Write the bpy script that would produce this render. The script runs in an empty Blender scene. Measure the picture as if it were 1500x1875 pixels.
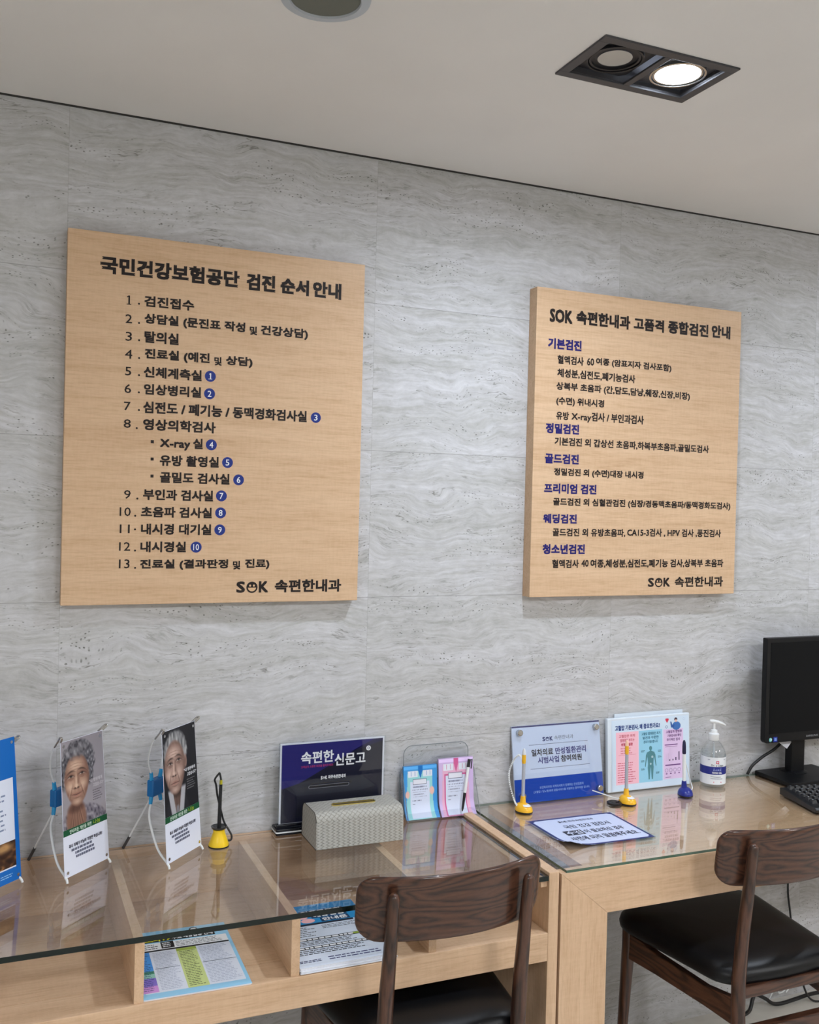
import bpy, bmesh, math, random
import numpy as np
from mathutils import Vector, Matrix

S_ = bpy.context.scene
COL = S_.collection
random.seed(7)
PI = math.pi

# ------------------------------------------------------------------ camera
cam_d = bpy.data.cameras.new('camera'); cam = bpy.data.objects.new('camera', cam_d); COL.objects.link(cam)
YAW, PITCH, ROLL = -0.4016, -0.0106, 0.0244
f_ = Vector((-math.sin(YAW)*math.cos(PITCH), math.cos(YAW)*math.cos(PITCH), math.sin(PITCH)))
r_ = Vector((math.cos(YAW), math.sin(YAW), 0)); u_ = r_.cross(f_)
rr = math.cos(ROLL)*r_ + math.sin(ROLL)*u_; uu = -math.sin(ROLL)*r_ + math.cos(ROLL)*u_
cam.matrix_world = Matrix(((rr.x, uu.x, -f_.x, 0), (rr.y, uu.y, -f_.y, -2.3586), (rr.z, uu.z, -f_.z, 1.56), (0, 0, 0, 1)))
cam_d.sensor_fit = 'HORIZONTAL'; cam_d.sensor_width = 36.0
cam_d.lens = 36.0*1769.2/1500.0
cam_d.clip_start = 0.02
S_.camera = cam

# ------------------------------------------------------------------ world, exposure
W = bpy.data.worlds.new('world'); S_.world = W; W.use_nodes = True
W.node_tree.nodes['Background'].inputs[0].default_value = (0.9, 0.95, 1, 1)
W.node_tree.nodes['Background'].inputs[1].default_value = 0.05
S_.view_settings.view_transform = 'Standard'; S_.view_settings.look = 'None'
S_.view_settings.gamma = 1.0; S_.view_settings.use_curve_mapping = False
S_.view_settings.exposure = 0.0
S_.cycles.use_denoising = True
S_.cycles.max_bounces = 10; S_.cycles.transparent_max_bounces = 24
S_.cycles.sample_clamp_indirect = 6.0
LAMP = 40.0       # lit downlight disc
SPOT = 55.0        # its beam, watts
LAMP_COL = (0.80, 0.885, 1.0)
PANEL = 41.0        # unseen ceiling panels added behind the camera to light the room
PANEL_COL = (0.95, 0.97, 1.0)

# ------------------------------------------------------------------ materials
def lin(c): c /= 255.0; return c/12.92 if c <= 0.04045 else ((c+0.055)/1.055)**2.4
def rgb(r, g, b): return (lin(r), lin(g), lin(b), 1.0)
MATS = {}
def mat(name, col=(0.5, 0.5, 0.5, 1), rough=0.5, metal=0.0, spec=0.5, emis=None, estr=0, coat=0.0):
    if name in MATS: return MATS[name]
    m = bpy.data.materials.new(name); m.use_nodes = True
    b = m.node_tree.nodes['Principled BSDF']
    b.inputs['Base Color'].default_value = col; b.inputs['Roughness'].default_value = rough
    b.inputs['Metallic'].default_value = metal; b.inputs['Specular IOR Level'].default_value = spec
    b.inputs['Coat Weight'].default_value = coat
    if emis:
        b.inputs['Emission Color'].default_value = emis; b.inputs['Emission Strength'].default_value = estr
    MATS[name] = m; return m

class NT:
    def __init__(s, name):
        s.m = bpy.data.materials.new(name); s.m.use_nodes = True; s.t = s.m.node_tree
        s.b = s.t.nodes['Principled BSDF']; MATS[name] = s.m
    def n(s, kind, **kw):
        nd = s.t.nodes.new(kind)
        for k, v in kw.items():
            if k.startswith('i_'): nd.inputs[int(k[2:])].default_value = v
            else: setattr(nd, k, v)
        return nd
    def l(s, a, b): s.t.links.new(a, b)
    def math(s, op, a, b=None, clamp=False):
        nd = s.t.nodes.new('ShaderNodeMath'); nd.operation = op; nd.use_clamp = clamp
        for i, x in enumerate((a, b)):
            if x is None: continue
            if isinstance(x, (int, float)): nd.inputs[i].default_value = x
            else: s.l(x, nd.inputs[i])
        return nd.outputs[0]
    def ramp(s, fac, stops, interp='LINEAR'):
        nd = s.t.nodes.new('ShaderNodeValToRGB'); nd.color_ramp.interpolation = interp
        e = nd.color_ramp.elements
        while len(e) < len(stops): e.new(0.5)
        for i, (p, c) in enumerate(stops): e[i].position = p; e[i].color = c
        s.l(fac, nd.inputs[0]); return nd.outputs[0]
    def mapping(s, vec, scale=(1, 1, 1), loc=(0, 0, 0)):
        nd = s.t.nodes.new('ShaderNodeMapping'); nd.inputs['Scale'].default_value = scale; nd.inputs['Location'].default_value = loc
        s.l(vec, nd.inputs[0]); return nd.outputs[0]
    def noise(s, vec, scale, detail=4, rough=0.55, dist=0.0):
        nd = s.t.nodes.new('ShaderNodeTexNoise'); nd.inputs['Scale'].default_value = scale
        nd.inputs['Detail'].default_value = detail; nd.inputs['Roughness'].default_value = rough; nd.inputs['Distortion'].default_value = dist
        s.l(vec, nd.inputs['Vector']); return nd.outputs['Fac']
    def mix(s, fac, a, b, mode='MIX'):
        nd = s.t.nodes.new('ShaderNodeMix'); nd.data_type = 'RGBA'; nd.blend_type = mode
        if isinstance(fac, (int, float)): nd.inputs[0].default_value = fac
        else: s.l(fac, nd.inputs[0])
        for i, x in ((6, a), (7, b)):
            if isinstance(x, tuple): nd.inputs[i].default_value = x
            else: s.l(x, nd.inputs[i])
        return nd.outputs[2]

def travertine():
    t = NT('travertine_tile')
    co = t.n('ShaderNodeTexCoord').outputs['Object']
    sx = t.n('ShaderNodeSeparateXYZ'); t.l(co, sx.inputs[0])
    X, Z = sx.outputs[0], sx.outputs[2]
    tx = t.math('DIVIDE', t.math('SUBTRACT', X, 0.132), 0.7575)
    tz = t.math('DIVIDE', t.math('SUBTRACT', Z, 0.926), 0.3825)
    ix, iz = t.math('FLOOR', tx), t.math('FLOOR', tz)
    fx, fz = t.math('FRACT', tx), t.math('FRACT', tz)
    cid = t.n('ShaderNodeCombineXYZ'); t.l(ix, cid.inputs[0]); t.l(iz, cid.inputs[1])
    wn = t.n('ShaderNodeTexWhiteNoise', noise_dimensions='3D'); t.l(cid.outputs[0], wn.inputs['Vector'])
    sc = t.n('ShaderNodeVectorMath', operation='SCALE'); t.l(wn.outputs['Color'], sc.inputs[0]); sc.inputs['Scale'].default_value = 13.0
    ad = t.n('ShaderNodeVectorMath', operation='ADD'); t.l(co, ad.inputs[0]); t.l(sc.outputs[0], ad.inputs[1])
    P0 = ad.outputs[0]
    # undulating bedding planes: shift z with a broad slow noise
    und = t.math('MULTIPLY', t.math('SUBTRACT', t.noise(t.mapping(P0, (1.6, 1, 2.2)), 1.6, 3, 0.5), 0.5), 0.20)
    sp = t.n('ShaderNodeSeparateXYZ'); t.l(P0, sp.inputs[0])
    cb = t.n('ShaderNodeCombineXYZ'); t.l(sp.outputs[0], cb.inputs[0]); t.l(sp.outputs[1], cb.inputs[1]); t.l(t.math('ADD', sp.outputs[2], und), cb.inputs[2])
    P = cb.outputs[0]
    band = t.noise(t.mapping(P, (0.9, 1, 11.0)), 1.5, 5, 0.6)
    fine = t.noise(t.mapping(P, (5.0, 1, 70.0)), 1.6, 6, 0.65)
    mot = t.noise(t.mapping(P, (1.0, 1, 2.6)), 34.0, 4, 0.7)
    c1 = t.ramp(band, [(0.28, rgb(160, 161, 158)), (0.45, rgb(182, 183, 182)), (0.56, rgb(196, 197, 201)), (0.75, rgb(212, 213, 219))])
    c2 = t.mix(0.5, c1, t.ramp(fine, [(0.3, rgb(156, 156, 153)), (0.52, rgb(194, 195, 199)), (0.7, rgb(218, 219, 225))]), 'MIX')
    c2 = t.mix(0.22, c2, t.ramp(mot, [(0.3, rgb(142, 141, 136)), (0.52, rgb(196, 196, 197)), (0.72, rgb(232, 232, 234))]))
    # dark thin veins: narrow level sets of a stretched noise, broken up by another
    def vein(sx_, sz_, s_, w, brk):
        v = t.noise(t.mapping(P, (sx_, 1, sz_)), s_, 5, 0.62)
        d = t.math('ABSOLUTE', t.math('SUBTRACT', v, 0.5))
        k = t.math('SUBTRACT', 1.0, t.math('DIVIDE', d, w), True)
        b = t.math('MULTIPLY', t.math('SUBTRACT', t.noise(t.mapping(P, (3, 1, 6)), brk, 3, 0.6), 0.53), 9.0, True)
        return t.math('MULTIPLY', k, b)
    v1 = vein(1.4, 13, 1.5, 0.008, 2.3)
    v2 = vein(4.0, 46, 1.6, 0.03, 4.0)
    c3 = t.mix(t.math('MULTIPLY', v1, 0.8), c2, rgb(104, 102, 94))
    c3 = t.mix(t.math('MULTIPLY', v2, 0.45), c3, rgb(112, 110, 103))
    # open pits clustered along some beds
    vo = t.n('ShaderNodeTexVoronoi'); vo.inputs['Scale'].default_value = 1.0
    t.l(t.mapping(P, (95, 1, 210)), vo.inputs['Vector'])
    pit = t.math('MULTIPLY', t.math('SUBTRACT', 0.30, vo.outputs['Distance']), 6.0, True)
    zone = t.math('MULTIPLY', t.math('SUBTRACT', t.noise(t.mapping(P, (2.2, 1, 15)), 1.9, 4, 0.6), 0.505), 10.0, True)
    sel = t.n('ShaderNodeSeparateColor'); t.l(vo.outputs['Color'], sel.inputs[0])
    pick = t.math('GREATER_THAN', sel.outputs[0], 0.35)
    pt = t.math('MULTIPLY', t.math('MULTIPLY', pit, zone), pick)
    c4 = t.mix(t.math('MULTIPLY', pt, 0.85), c3, rgb(84, 83, 76))
    # tile joints
    jx = t.math('LESS_THAN', t.math('ABSOLUTE', t.math('SUBTRACT', t.math('FRACT', t.math('ADD', tx, 0.5)), 0.5)), 0.0009)
    jz = t.math('LESS_THAN', t.math('ABSOLUTE', t.math('SUBTRACT', t.math('FRACT', t.math('ADD', tz, 0.5)), 0.5)), 0.0022)
    jt = t.math('MAXIMUM', t.math('MULTIPLY', jx, 0.22), t.math('MULTIPLY', jz, 0.45))
    tone = t.mix(t.math('MULTIPLY', t.math('SUBTRACT', wn.outputs['Value'], 0.5), 0.10), c4, rgb(150, 150, 146))
    c5 = t.mix(jt, tone, rgb(96, 96, 92))
    t.l(c5, t.b.inputs['Base Color'])
    t.b.inputs['Roughness'].default_value = 0.5; t.b.inputs['Specular IOR Level'].default_value = 0.35
    bp = t.n('ShaderNodeBump'); bp.inputs['Strength'].default_value = 0.25; bp.inputs['Distance'].default_value = 0.002
    t.l(t.math('SUBTRACT', fine, t.math('MULTIPLY', pt, 1.5)), bp.inputs['Height']); t.l(bp.outputs[0], t.b.inputs['Normal'])
    return t.m

def maple(name, axis, base=(206, 173, 141), dark=(190, 155, 121), light=(218, 187, 156)):
    t = NT(name); co = t.n('ShaderNodeTexCoord').outputs['Object']
    s = {'x': (1.0, 14, 14), 'y': (14, 1.0, 14), 'z': (14, 14, 1.0)}[axis]
    a = t.noise(t.mapping(co, s), 2.2, 5, 0.6, 0.6)
    b = t.noise(t.mapping(co, tuple(k*5 for k in s)), 3.0, 4, 0.7)
    fl = t.noise(t.mapping(co, tuple(max(1.0, 5.0/k)*30 for k in s)), 1.0, 2, 0.5)
    c = t.ramp(a, [(0.25, rgb(*dark)), (0.5, rgb(*base)), (0.78, rgb(*light))])
    c = t.mix(0.28, c, t.ramp(b, [(0.33, rgb(dark[0]-22, dark[1]-24, dark[2]-24)), (0.55, rgb(*light))]))
    c = t.mix(0.10, c, t.ramp(fl, [(0.4, rgb(*dark)), (0.6, rgb(*light))]))
    t.l(c, t.b.inputs['Base Color']); t.b.inputs['Roughness'].default_value = 0.46; t.b.inputs['Specular IOR Level'].default_value = 0.35
    return t.m

def walnut(name, axis):
    t = NT(name); co = t.n('ShaderNodeTexCoord').outputs['Object']
    s = {'x': (1.0, 8, 8), 'z': (9, 9, 1.0), 'y': (8, 1, 8)}[axis]
    mp = t.mapping(co, s)
    big = t.noise(t.mapping(co, tuple(k*0.8 for k in s)), 2.4, 2, 0.4)
    wv = t.n('ShaderNodeMath', operation='SINE'); t.l(t.math('MULTIPLY', big, 95.0), wv.inputs[0])
    g = t.math('ADD', t.math('MULTIPLY', wv.outputs[0], 0.5), 0.5)
    fib = t.noise(t.mapping(co, tuple(k*9 for k in s)), 3.0, 4, 0.7)
    c = t.ramp(g, [(0.0, rgb(26, 14, 10)), (0.28, rgb(66, 40, 28)), (1.0, rgb(88, 56, 41))])
    c = t.mix(0.36, c, t.ramp(fib, [(0.32, rgb(38, 22, 17)), (0.6, rgb(84, 56, 43))]))
    t.l(c, t.b.inputs['Base Color']); t.b.inputs['Roughness'].default_value = 0.33
    t.b.inputs['Specular IOR Level'].default_value = 0.3; t.b.inputs['Coat Weight'].default_value = 0.4; t.b.inputs['Coat Roughness'].default_value = 0.07
    return t.m

def clear(name, tint=(0.95, 0.97, 0.96, 1), ior=1.5, gain=1.0, rough=0.0):
    t = NT(name); t.t.nodes.remove(t.b)
    tr = t.n('ShaderNodeBsdfTransparent'); tr.inputs[0].default_value = tint
    gl = t.n('ShaderNodeBsdfGlossy'); gl.inputs[0].default_value = (1, 1, 1, 1); gl.inputs['Roughness'].default_value = rough
    lw = t.n('ShaderNodeLayerWeight'); lw.inputs[0].default_value = 0.5
    r0 = ((ior-1)/(ior+1))**2
    fr = t.math('ADD', t.math('MULTIPLY', t.math('POWER', lw.outputs['Facing'], 5.0), 1.0-r0), r0)
    mx = t.n('ShaderNodeMixShader'); t.l(t.math('MULTIPLY', fr, gain, True), mx.inputs[0]); t.l(tr.outputs[0], mx.inputs[1]); t.l(gl.outputs[0], mx.inputs[2])
    t.l(mx.outputs[0], t.t.nodes['Material Output'].inputs[0]); return t.m

def painted(name, rough=0.45):
    t = NT(name); ca = t.n('ShaderNodeVertexColor', layer_name='ink'); t.l(ca.outputs[0], t.b.inputs['Base Color'])
    t.b.inputs['Roughness'].default_value = rough; t.b.inputs['Specular IOR Level'].default_value = 0.3; return t.m

def plaster(name, c0, c1):
    t = NT(name); co = t.n('ShaderNodeTexCoord').outputs['Object']
    n1 = t.noise(co, 3.0, 3, 0.5)
    t.l(t.ramp(n1, [(0.3, c0), (0.7, c1)]), t.b.inputs['Base Color']); t.b.inputs['Roughness'].default_value = 0.9
    t.b.inputs['Specular IOR Level'].default_value = 0.15
    return t.m

def weave():
    t = NT('grey_woven_leather'); co = t.n('ShaderNodeTexCoord').outputs['UV']
    # basket weave at 45 degrees: long strips alternating in two directions
    sp = t.n('ShaderNodeSeparateXYZ'); t.l(t.mapping(co, (1, 1, 1)), sp.inputs[0])
    a = t.math('MULTIPLY', t.math('ADD', sp.outputs[0], sp.outputs[1]), 75.0)
    b = t.math('MULTIPLY', t.math('SUBTRACT', sp.outputs[0], sp.outputs[1]), 75.0)
    fa, fb = t.math('FRACT', a), t.math('FRACT', b)
    ia, ib = t.math('FLOOR', a), t.math('FLOOR', b)
    par = t.math('MODULO', t.math('ADD', ia, t.math('MULTIPLY', ib, 1.0)), 2.0)
    par = t.math('ABSOLUTE', par)
    ha = t.math('MULTIPLY', t.math('ABSOLUTE', t.math('SUBTRACT', fa, 0.5)), 2.0)
    hb = t.math('MULTIPLY', t.math('ABSOLUTE', t.math('SUBTRACT', fb, 0.5)), 2.0)
    mixn = t.n('ShaderNodeMix'); mixn.data_type = 'FLOAT'; t.l(par, mixn.inputs[0]); t.l(ha, mixn.inputs[2]); t.l(hb, mixn.inputs[3])
    h = t.math('SUBTRACT', 1.0, t.math('POWER', mixn.outputs[0], 3.0))
    c = t.ramp(h, [(0.0, rgb(108, 106, 98)), (0.35, rgb(158, 156, 148)), (1.0, rgb(172, 171, 164))])
    t.l(c, t.b.inputs['Base Color']); t.b.inputs['Roughness'].default_value = 0.55
    bp = t.n('ShaderNodeBump'); bp.inputs['Strength'].default_value = 0.6; bp.inputs['Distance'].default_value = 0.0015
    t.l(h, bp.inputs['Height']); t.l(bp.outputs[0], t.b.inputs['Normal'])
    return t.m

def floor_mat():
    t = NT('grey_floor_tile'); co = t.n('ShaderNodeTexCoord').outputs['Object']
    n1 = t.noise(co, 5.0, 6, 0.65, 1.2)
    sp = t.n('ShaderNodeSeparateXYZ'); t.l(co, sp.inputs[0])
    j = None
    for o_, off in ((sp.outputs[0], 0.1), (sp.outputs[1], 0.02)):
        k = t.math('LESS_THAN', t.math('FRACT', t.math('DIVIDE', t.math('ADD', o_, 10.0+off), 0.6)), 0.006)
        j = k if j is None else t.math('MAXIMUM', j, k)
    c = t.ramp(n1, [(0.3, rgb(190, 188, 181)), (0.5, rgb(206, 204, 197)), (0.7, rgb(218, 216, 209))])
    t.l(t.mix(t.math('MULTIPLY', j, 0.5), c, rgb(110, 110, 105)), t.b.inputs['Base Color']); t.b.inputs['Roughness'].default_value = 0.3
    return t.m

M_TRAV = travertine()
M_CEIL = plaster('ceiling_paint', rgb(222, 219, 217), rgb(227, 224, 222))
M_WALLP = plaster('room_wall_paint', rgb(230, 223, 212), rgb(235, 229, 219))
M_FLOOR = floor_mat()
M_WX, M_WY, M_WZ = maple('maple_laminate', 'x'), maple('maple_laminate_depth', 'y'), maple('maple_laminate_upright', 'z')
M_SIGN = maple('maple_sign_laminate', 'x', (208, 175, 141), (191, 155, 119), (219, 188, 156))
M_NUTX, M_NUTZ, M_NUTY = walnut('walnut_panel', 'x'), walnut('walnut_leg', 'z'), walnut('walnut_rail', 'y')
M_GLASS = clear('clear_desk_glass', (0.955, 0.965, 0.958, 1), 1.5, 1.25)
M_GLASS2 = clear('thin_desk_glass', (0.985, 0.99, 0.975, 1), 1.5, 1.35)
M_GEDGE = mat('dark_green_glass_edge', rgb(12, 24, 22), 0.15, 0, 0.35)
M_GEDGE2 = mat('pale_green_glass_edge', rgb(70, 96, 80), 0.12, 0, 0.6)
M_ACR = clear('clear_acrylic', (0.95, 0.96, 0.97, 1), 1.49, 1.0)
M_PET = clear('clear_bottle_plastic', (0.93, 0.95, 0.96, 1), 1.5, 1.4, 0.03)
M_ACREDGE = mat('acrylic_cut_edge', rgb(132, 138, 142), 0.2)
M_PAINT = painted('printed_photo')
M_WEAVE = weave()
M_BLACK = mat('black_plastic', rgb(18, 19, 22), 0.42)
M_BLACKG = mat('gloss_black', rgb(10, 12, 22), 0.15)
M_SCREEN = mat('dark_screen', rgb(10, 12, 15), 0.45, 0, 0.12)
M_MON = mat('monitor_black', rgb(13, 14, 17), 0.45, 0, 0.25)
M_LEATHER = mat('black_vinyl', rgb(5, 6, 9), 0.38, 0, 0.3)
M_WHITE = mat('white_plastic', rgb(226, 230, 232), 0.4)
M_PAPER = mat('white_paper', rgb(226, 229, 238), 0.6, 0, 0.2)
M_SHEET = mat('white_board_sheet', rgb(206, 218, 240), 0.4, 0, 0.3)
M_STEEL = mat('brushed_steel', rgb(190, 190, 188), 0.25, 1.0)
M_CHROME = mat('chrome', rgb(220, 220, 220), 0.1, 1.0)
M_BRASS = mat('polished_brass', rgb(236, 214, 130), 0.3, 1.0)
M_YELL = mat('yellow_plastic', rgb(244, 203, 30), 0.3)
M_YELL2 = mat('amber_yellow_plastic', rgb(240, 184, 40), 0.3)
M_NAVYP = mat('navy_plastic', rgb(26, 40, 132), 0.3)
M_BLUEP = clear('blue_clear_plastic', (0.02, 0.32, 0.62, 1), 1.45, 1.0, 0.1)
M_BLUEPL = mat('blue_plastic', rgb(12, 108, 178), 0.25)
M_CYANP = mat('cyan_plastic', rgb(42, 160, 222), 0.25)
M_FRAME = mat('dark_grey_metal', rgb(72, 72, 76), 0.45, 0.3)
M_DARK = mat('unlit_gimbal_black', rgb(24, 25, 30), 0.5)
M_LITGLASS = mat('lit_lamp_glass', (1, 1, 1, 1), 0.4, emis=(*LAMP_COL, 1), estr=LAMP)
M_OFFGLASS = mat('unlit_lamp_glass', rgb(176, 174, 170), 0.25)
M_PANELLIGHT = mat('added_panel_diffuser', (1, 1, 1, 1), 0.5, emis=(*PANEL_COL, 1), estr=PANEL)
def ink(r, g, b): return mat('ink_%d_%d_%d' % (r, g, b), rgb(r, g, b), 0.5, 0, 0.25)
INK_BLACK = ink(34, 27, 26); INK_NAVY = ink(34, 30, 104); INK_BADGE = ink(34, 52, 128); INK_WHITE = ink(232, 234, 238)
INK_WOOD = ink(214, 178, 140)

# ------------------------------------------------------------------ mesh helpers
class MB:
    def __init__(s): s.v = []; s.f = []; s.m = []; s.uv = {}; s.mats = []
    def mi(s, m):
        if m is None: return 0
        if m not in s.mats: s.mats.append(m)
        return s.mats.index(m)
    def add(s, vs, fs, m=None):
        o = len(s.v); s.v += [tuple(map(float, p)) for p in vs]; k = s.mi(m)
        for f in fs: s.f.append([o+i for i in f]); s.m.append(k)
        return s
    def box(s, x0, x1, y0, y1, z0, z1, m=None):
        vs = [(x, y, z) for z in (z0, z1) for y in (y0, y1) for x in (x0, x1)]
        return s.add(vs, [(0, 2, 3, 1), (4, 5, 7, 6), (0, 1, 5, 4), (2, 6, 7, 3), (0, 4, 6, 2), (1, 3, 7, 5)], m)
    def rings(s, rs, close=True, cap0=True, cap1=True, m=None):
        n = len(rs[0]); vs = [p for r in rs for p in r]; fs = []
        for k in range(len(rs)-1):
            for i in range(n if close else n-1):
                j = (i+1) % n
                fs.append((k*n+i, k*n+j, (k+1)*n+j, (k+1)*n+i))
        if cap0: fs.append(tuple(reversed(range(n))))
        if cap1: fs.append(tuple((len(rs)-1)*n+i for i in range(n)))
        return s.add(vs, fs, m)
    def tube(s, path, r, n=10, m=None, flat=1.0):
        path = [Vector(p) for p in path]; N = len(path)
        if not isinstance(r, (list, tuple)): r = [r]*N
        rs = []; prev = None
        for i, p in enumerate(path):
            d = (path[min(i+1, N-1)] - path[max(i-1, 0)])
            if d.length < 1e-9: d = Vector((0, 0, 1))
            d.normalize()
            a = prev - d*prev.dot(d) if prev is not None else (Vector((1, 0, 0)) if abs(d.x) < 0.9 else Vector((0, 1, 0)))
            if prev is None: a = a - d*a.dot(d)
            a.normalize(); prev = a; b = d.cross(a)
            rs.append([p + (a*math.cos(2*PI*k/n) + b*math.sin(2*PI*k/n)*flat)*r[i] for k in range(n)])
        return s.rings(rs, m=m)
    def lathe(s, prof, n=32, c=(0, 0, 0), m=None, cap0=True, cap1=True):
        rs = [[(c[0]+r*math.cos(2*PI*k/n), c[1]+r*math.sin(2*PI*k/n), c[2]+z) for k in range(n)] for r, z in prof]
        return s.rings(rs, m=m, cap0=cap0, cap1=cap1)
    def annulus(s, r0, r1, z, n=40, c=(0, 0), m=None):
        a = [(c[0]+r*math.cos(2*PI*k/n), c[1]+r*math.sin(2*PI*k/n), z) for r in (r0, r1) for k in range(n)]
        return s.add(a, [(k, (k+1) % n, n+(k+1) % n, n+k) for k in range(n)], m)
    def prism(s, poly, a0, a1, axis='y', m=None):
        def p(q, a):
            return {'y': (q[0], a, q[1]), 'x': (a, q[0], q[1]), 'z': (q[0], q[1], a)}[axis]
        return s.rings([[p(q, a0) for q in poly], [p(q, a1) for q in poly]], m=m)
    def build(s, name, m=None, parent=None, smooth=False, bevel=0.0, seg=2, loc=None):
        me = bpy.data.meshes.new(name); me.from_pydata(s.v, [], s.f)
        bm = bmesh.new(); bm.from_mesh(me)
        bmesh.ops.recalc_face_normals(bm, faces=bm.faces); bm.to_mesh(me); bm.free()
        if s.mats and m is None:
            for q in s.mats: me.materials.append(q)
            me.polygons.foreach_set('material_index', s.m)
        elif m is not None: me.materials.append(m)
        if smooth:
            me.polygons.foreach_set('use_smooth', [True]*len(me.polygons))
            me.set_sharp_from_angle(angle=math.radians(40 if smooth is True else smooth))
        me.update()
        o = bpy.data.objects.new(name, me); COL.objects.link(o)
        if parent is not None: o.parent = parent
        if loc: o.location = loc
        if bevel:
            b = o.modifiers.new('soft_edge', 'BEVEL'); b.width = bevel; b.segments = seg; b.limit_method = 'ANGLE'; b.angle_limit = math.radians(40)
        return o

def round_poly(pts, radii, n=6):
    out = []; N = len(pts)
    if not isinstance(radii, (list, tuple)): radii = [radii]*N
    for i in range(N):
        p = Vector(pts[i]); a = Vector(pts[i-1]); b = Vector(pts[(i+1) % N]); r = radii[i]
        if r <= 0: out.append(tuple(p)); continue
        da = (a-p).normalized(); db = (b-p).normalized()
        ang = da.angle(db); t = r/math.tan(ang/2); cdir = (da+db).normalized(); c = p + cdir*(r/math.sin(ang/2))
        s0 = p+da*t-c; s1 = p+db*t-c
        a0 = math.atan2(s0.y, s0.x); a1 = math.atan2(s1.y, s1.x); d = (a1-a0+PI) % (2*PI) - PI
        for k in range(n+1):
            an = a0 + d*k/n; out.append((c.x+r*math.cos(an), c.y+r*math.sin(an)))
    return out
def bez(pts, n=24):
    """smooth Catmull-Rom path through points"""
    P = [Vector(p) for p in pts]; P = [P[0]*2-P[1]] + P + [P[-1]*2-P[-2]]; out = []
    segs = len(P)-3; k = max(2, n//segs)
    for i in range(segs):
        p0, p1, p2, p3 = P[i:i+4]
        for j in range(k):
            t = j/k
            out.append(0.5*((2*p1)+(p2-p0)*t+(2*p0-5*p1+4*p2-p3)*t*t+(3*p1-p0-3*p2+p3)*t**3))
    out.append(P[-2]); return out

def thing(name, label, cat, loc=(0, 0, 0), rotz=0.0, group=None):
    o = bpy.data.objects.new(name, None); COL.objects.link(o); o.location = loc; o.rotation_euler = (0, 0, rotz)
    o.empty_display_size = 0.05
    return tag(o, label, cat, group)
def tag(o, label, cat, group=None):
    o['label'] = label; o['category'] = cat
    if group: o['group'] = group
    return o
def struct(name, mb, m, bevel=0):
    o = mb.build(name, m, bevel=bevel); o['kind'] = 'structure'; return o

# lettering: glyph outlines turned into flat mesh
_tc = bpy.data.curves.new('lettering_source', 'FONT'); _tc.size = 1.0; _tc.resolution_u = 2
_to = bpy.data.objects.new('lettering_source', _tc); COL.objects.link(_to)
_gc = {}
def glyphs(txt, bold):
    if txt in _gc: return _gc[txt]
    _tc.body = txt
    bpy.context.view_layer.update()
    dg = bpy.context.evaluated_depsgraph_get(); me = bpy.data.meshes.new_from_object(_to.evaluated_get(dg))
    vs = np.array([v.co[:2] for v in me.vertices]); fs = [tuple(p.vertices) for p in me.polygons]
    bpy.data.meshes.remove(me); _gc[txt] = (vs, fs); return vs, fs

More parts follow.
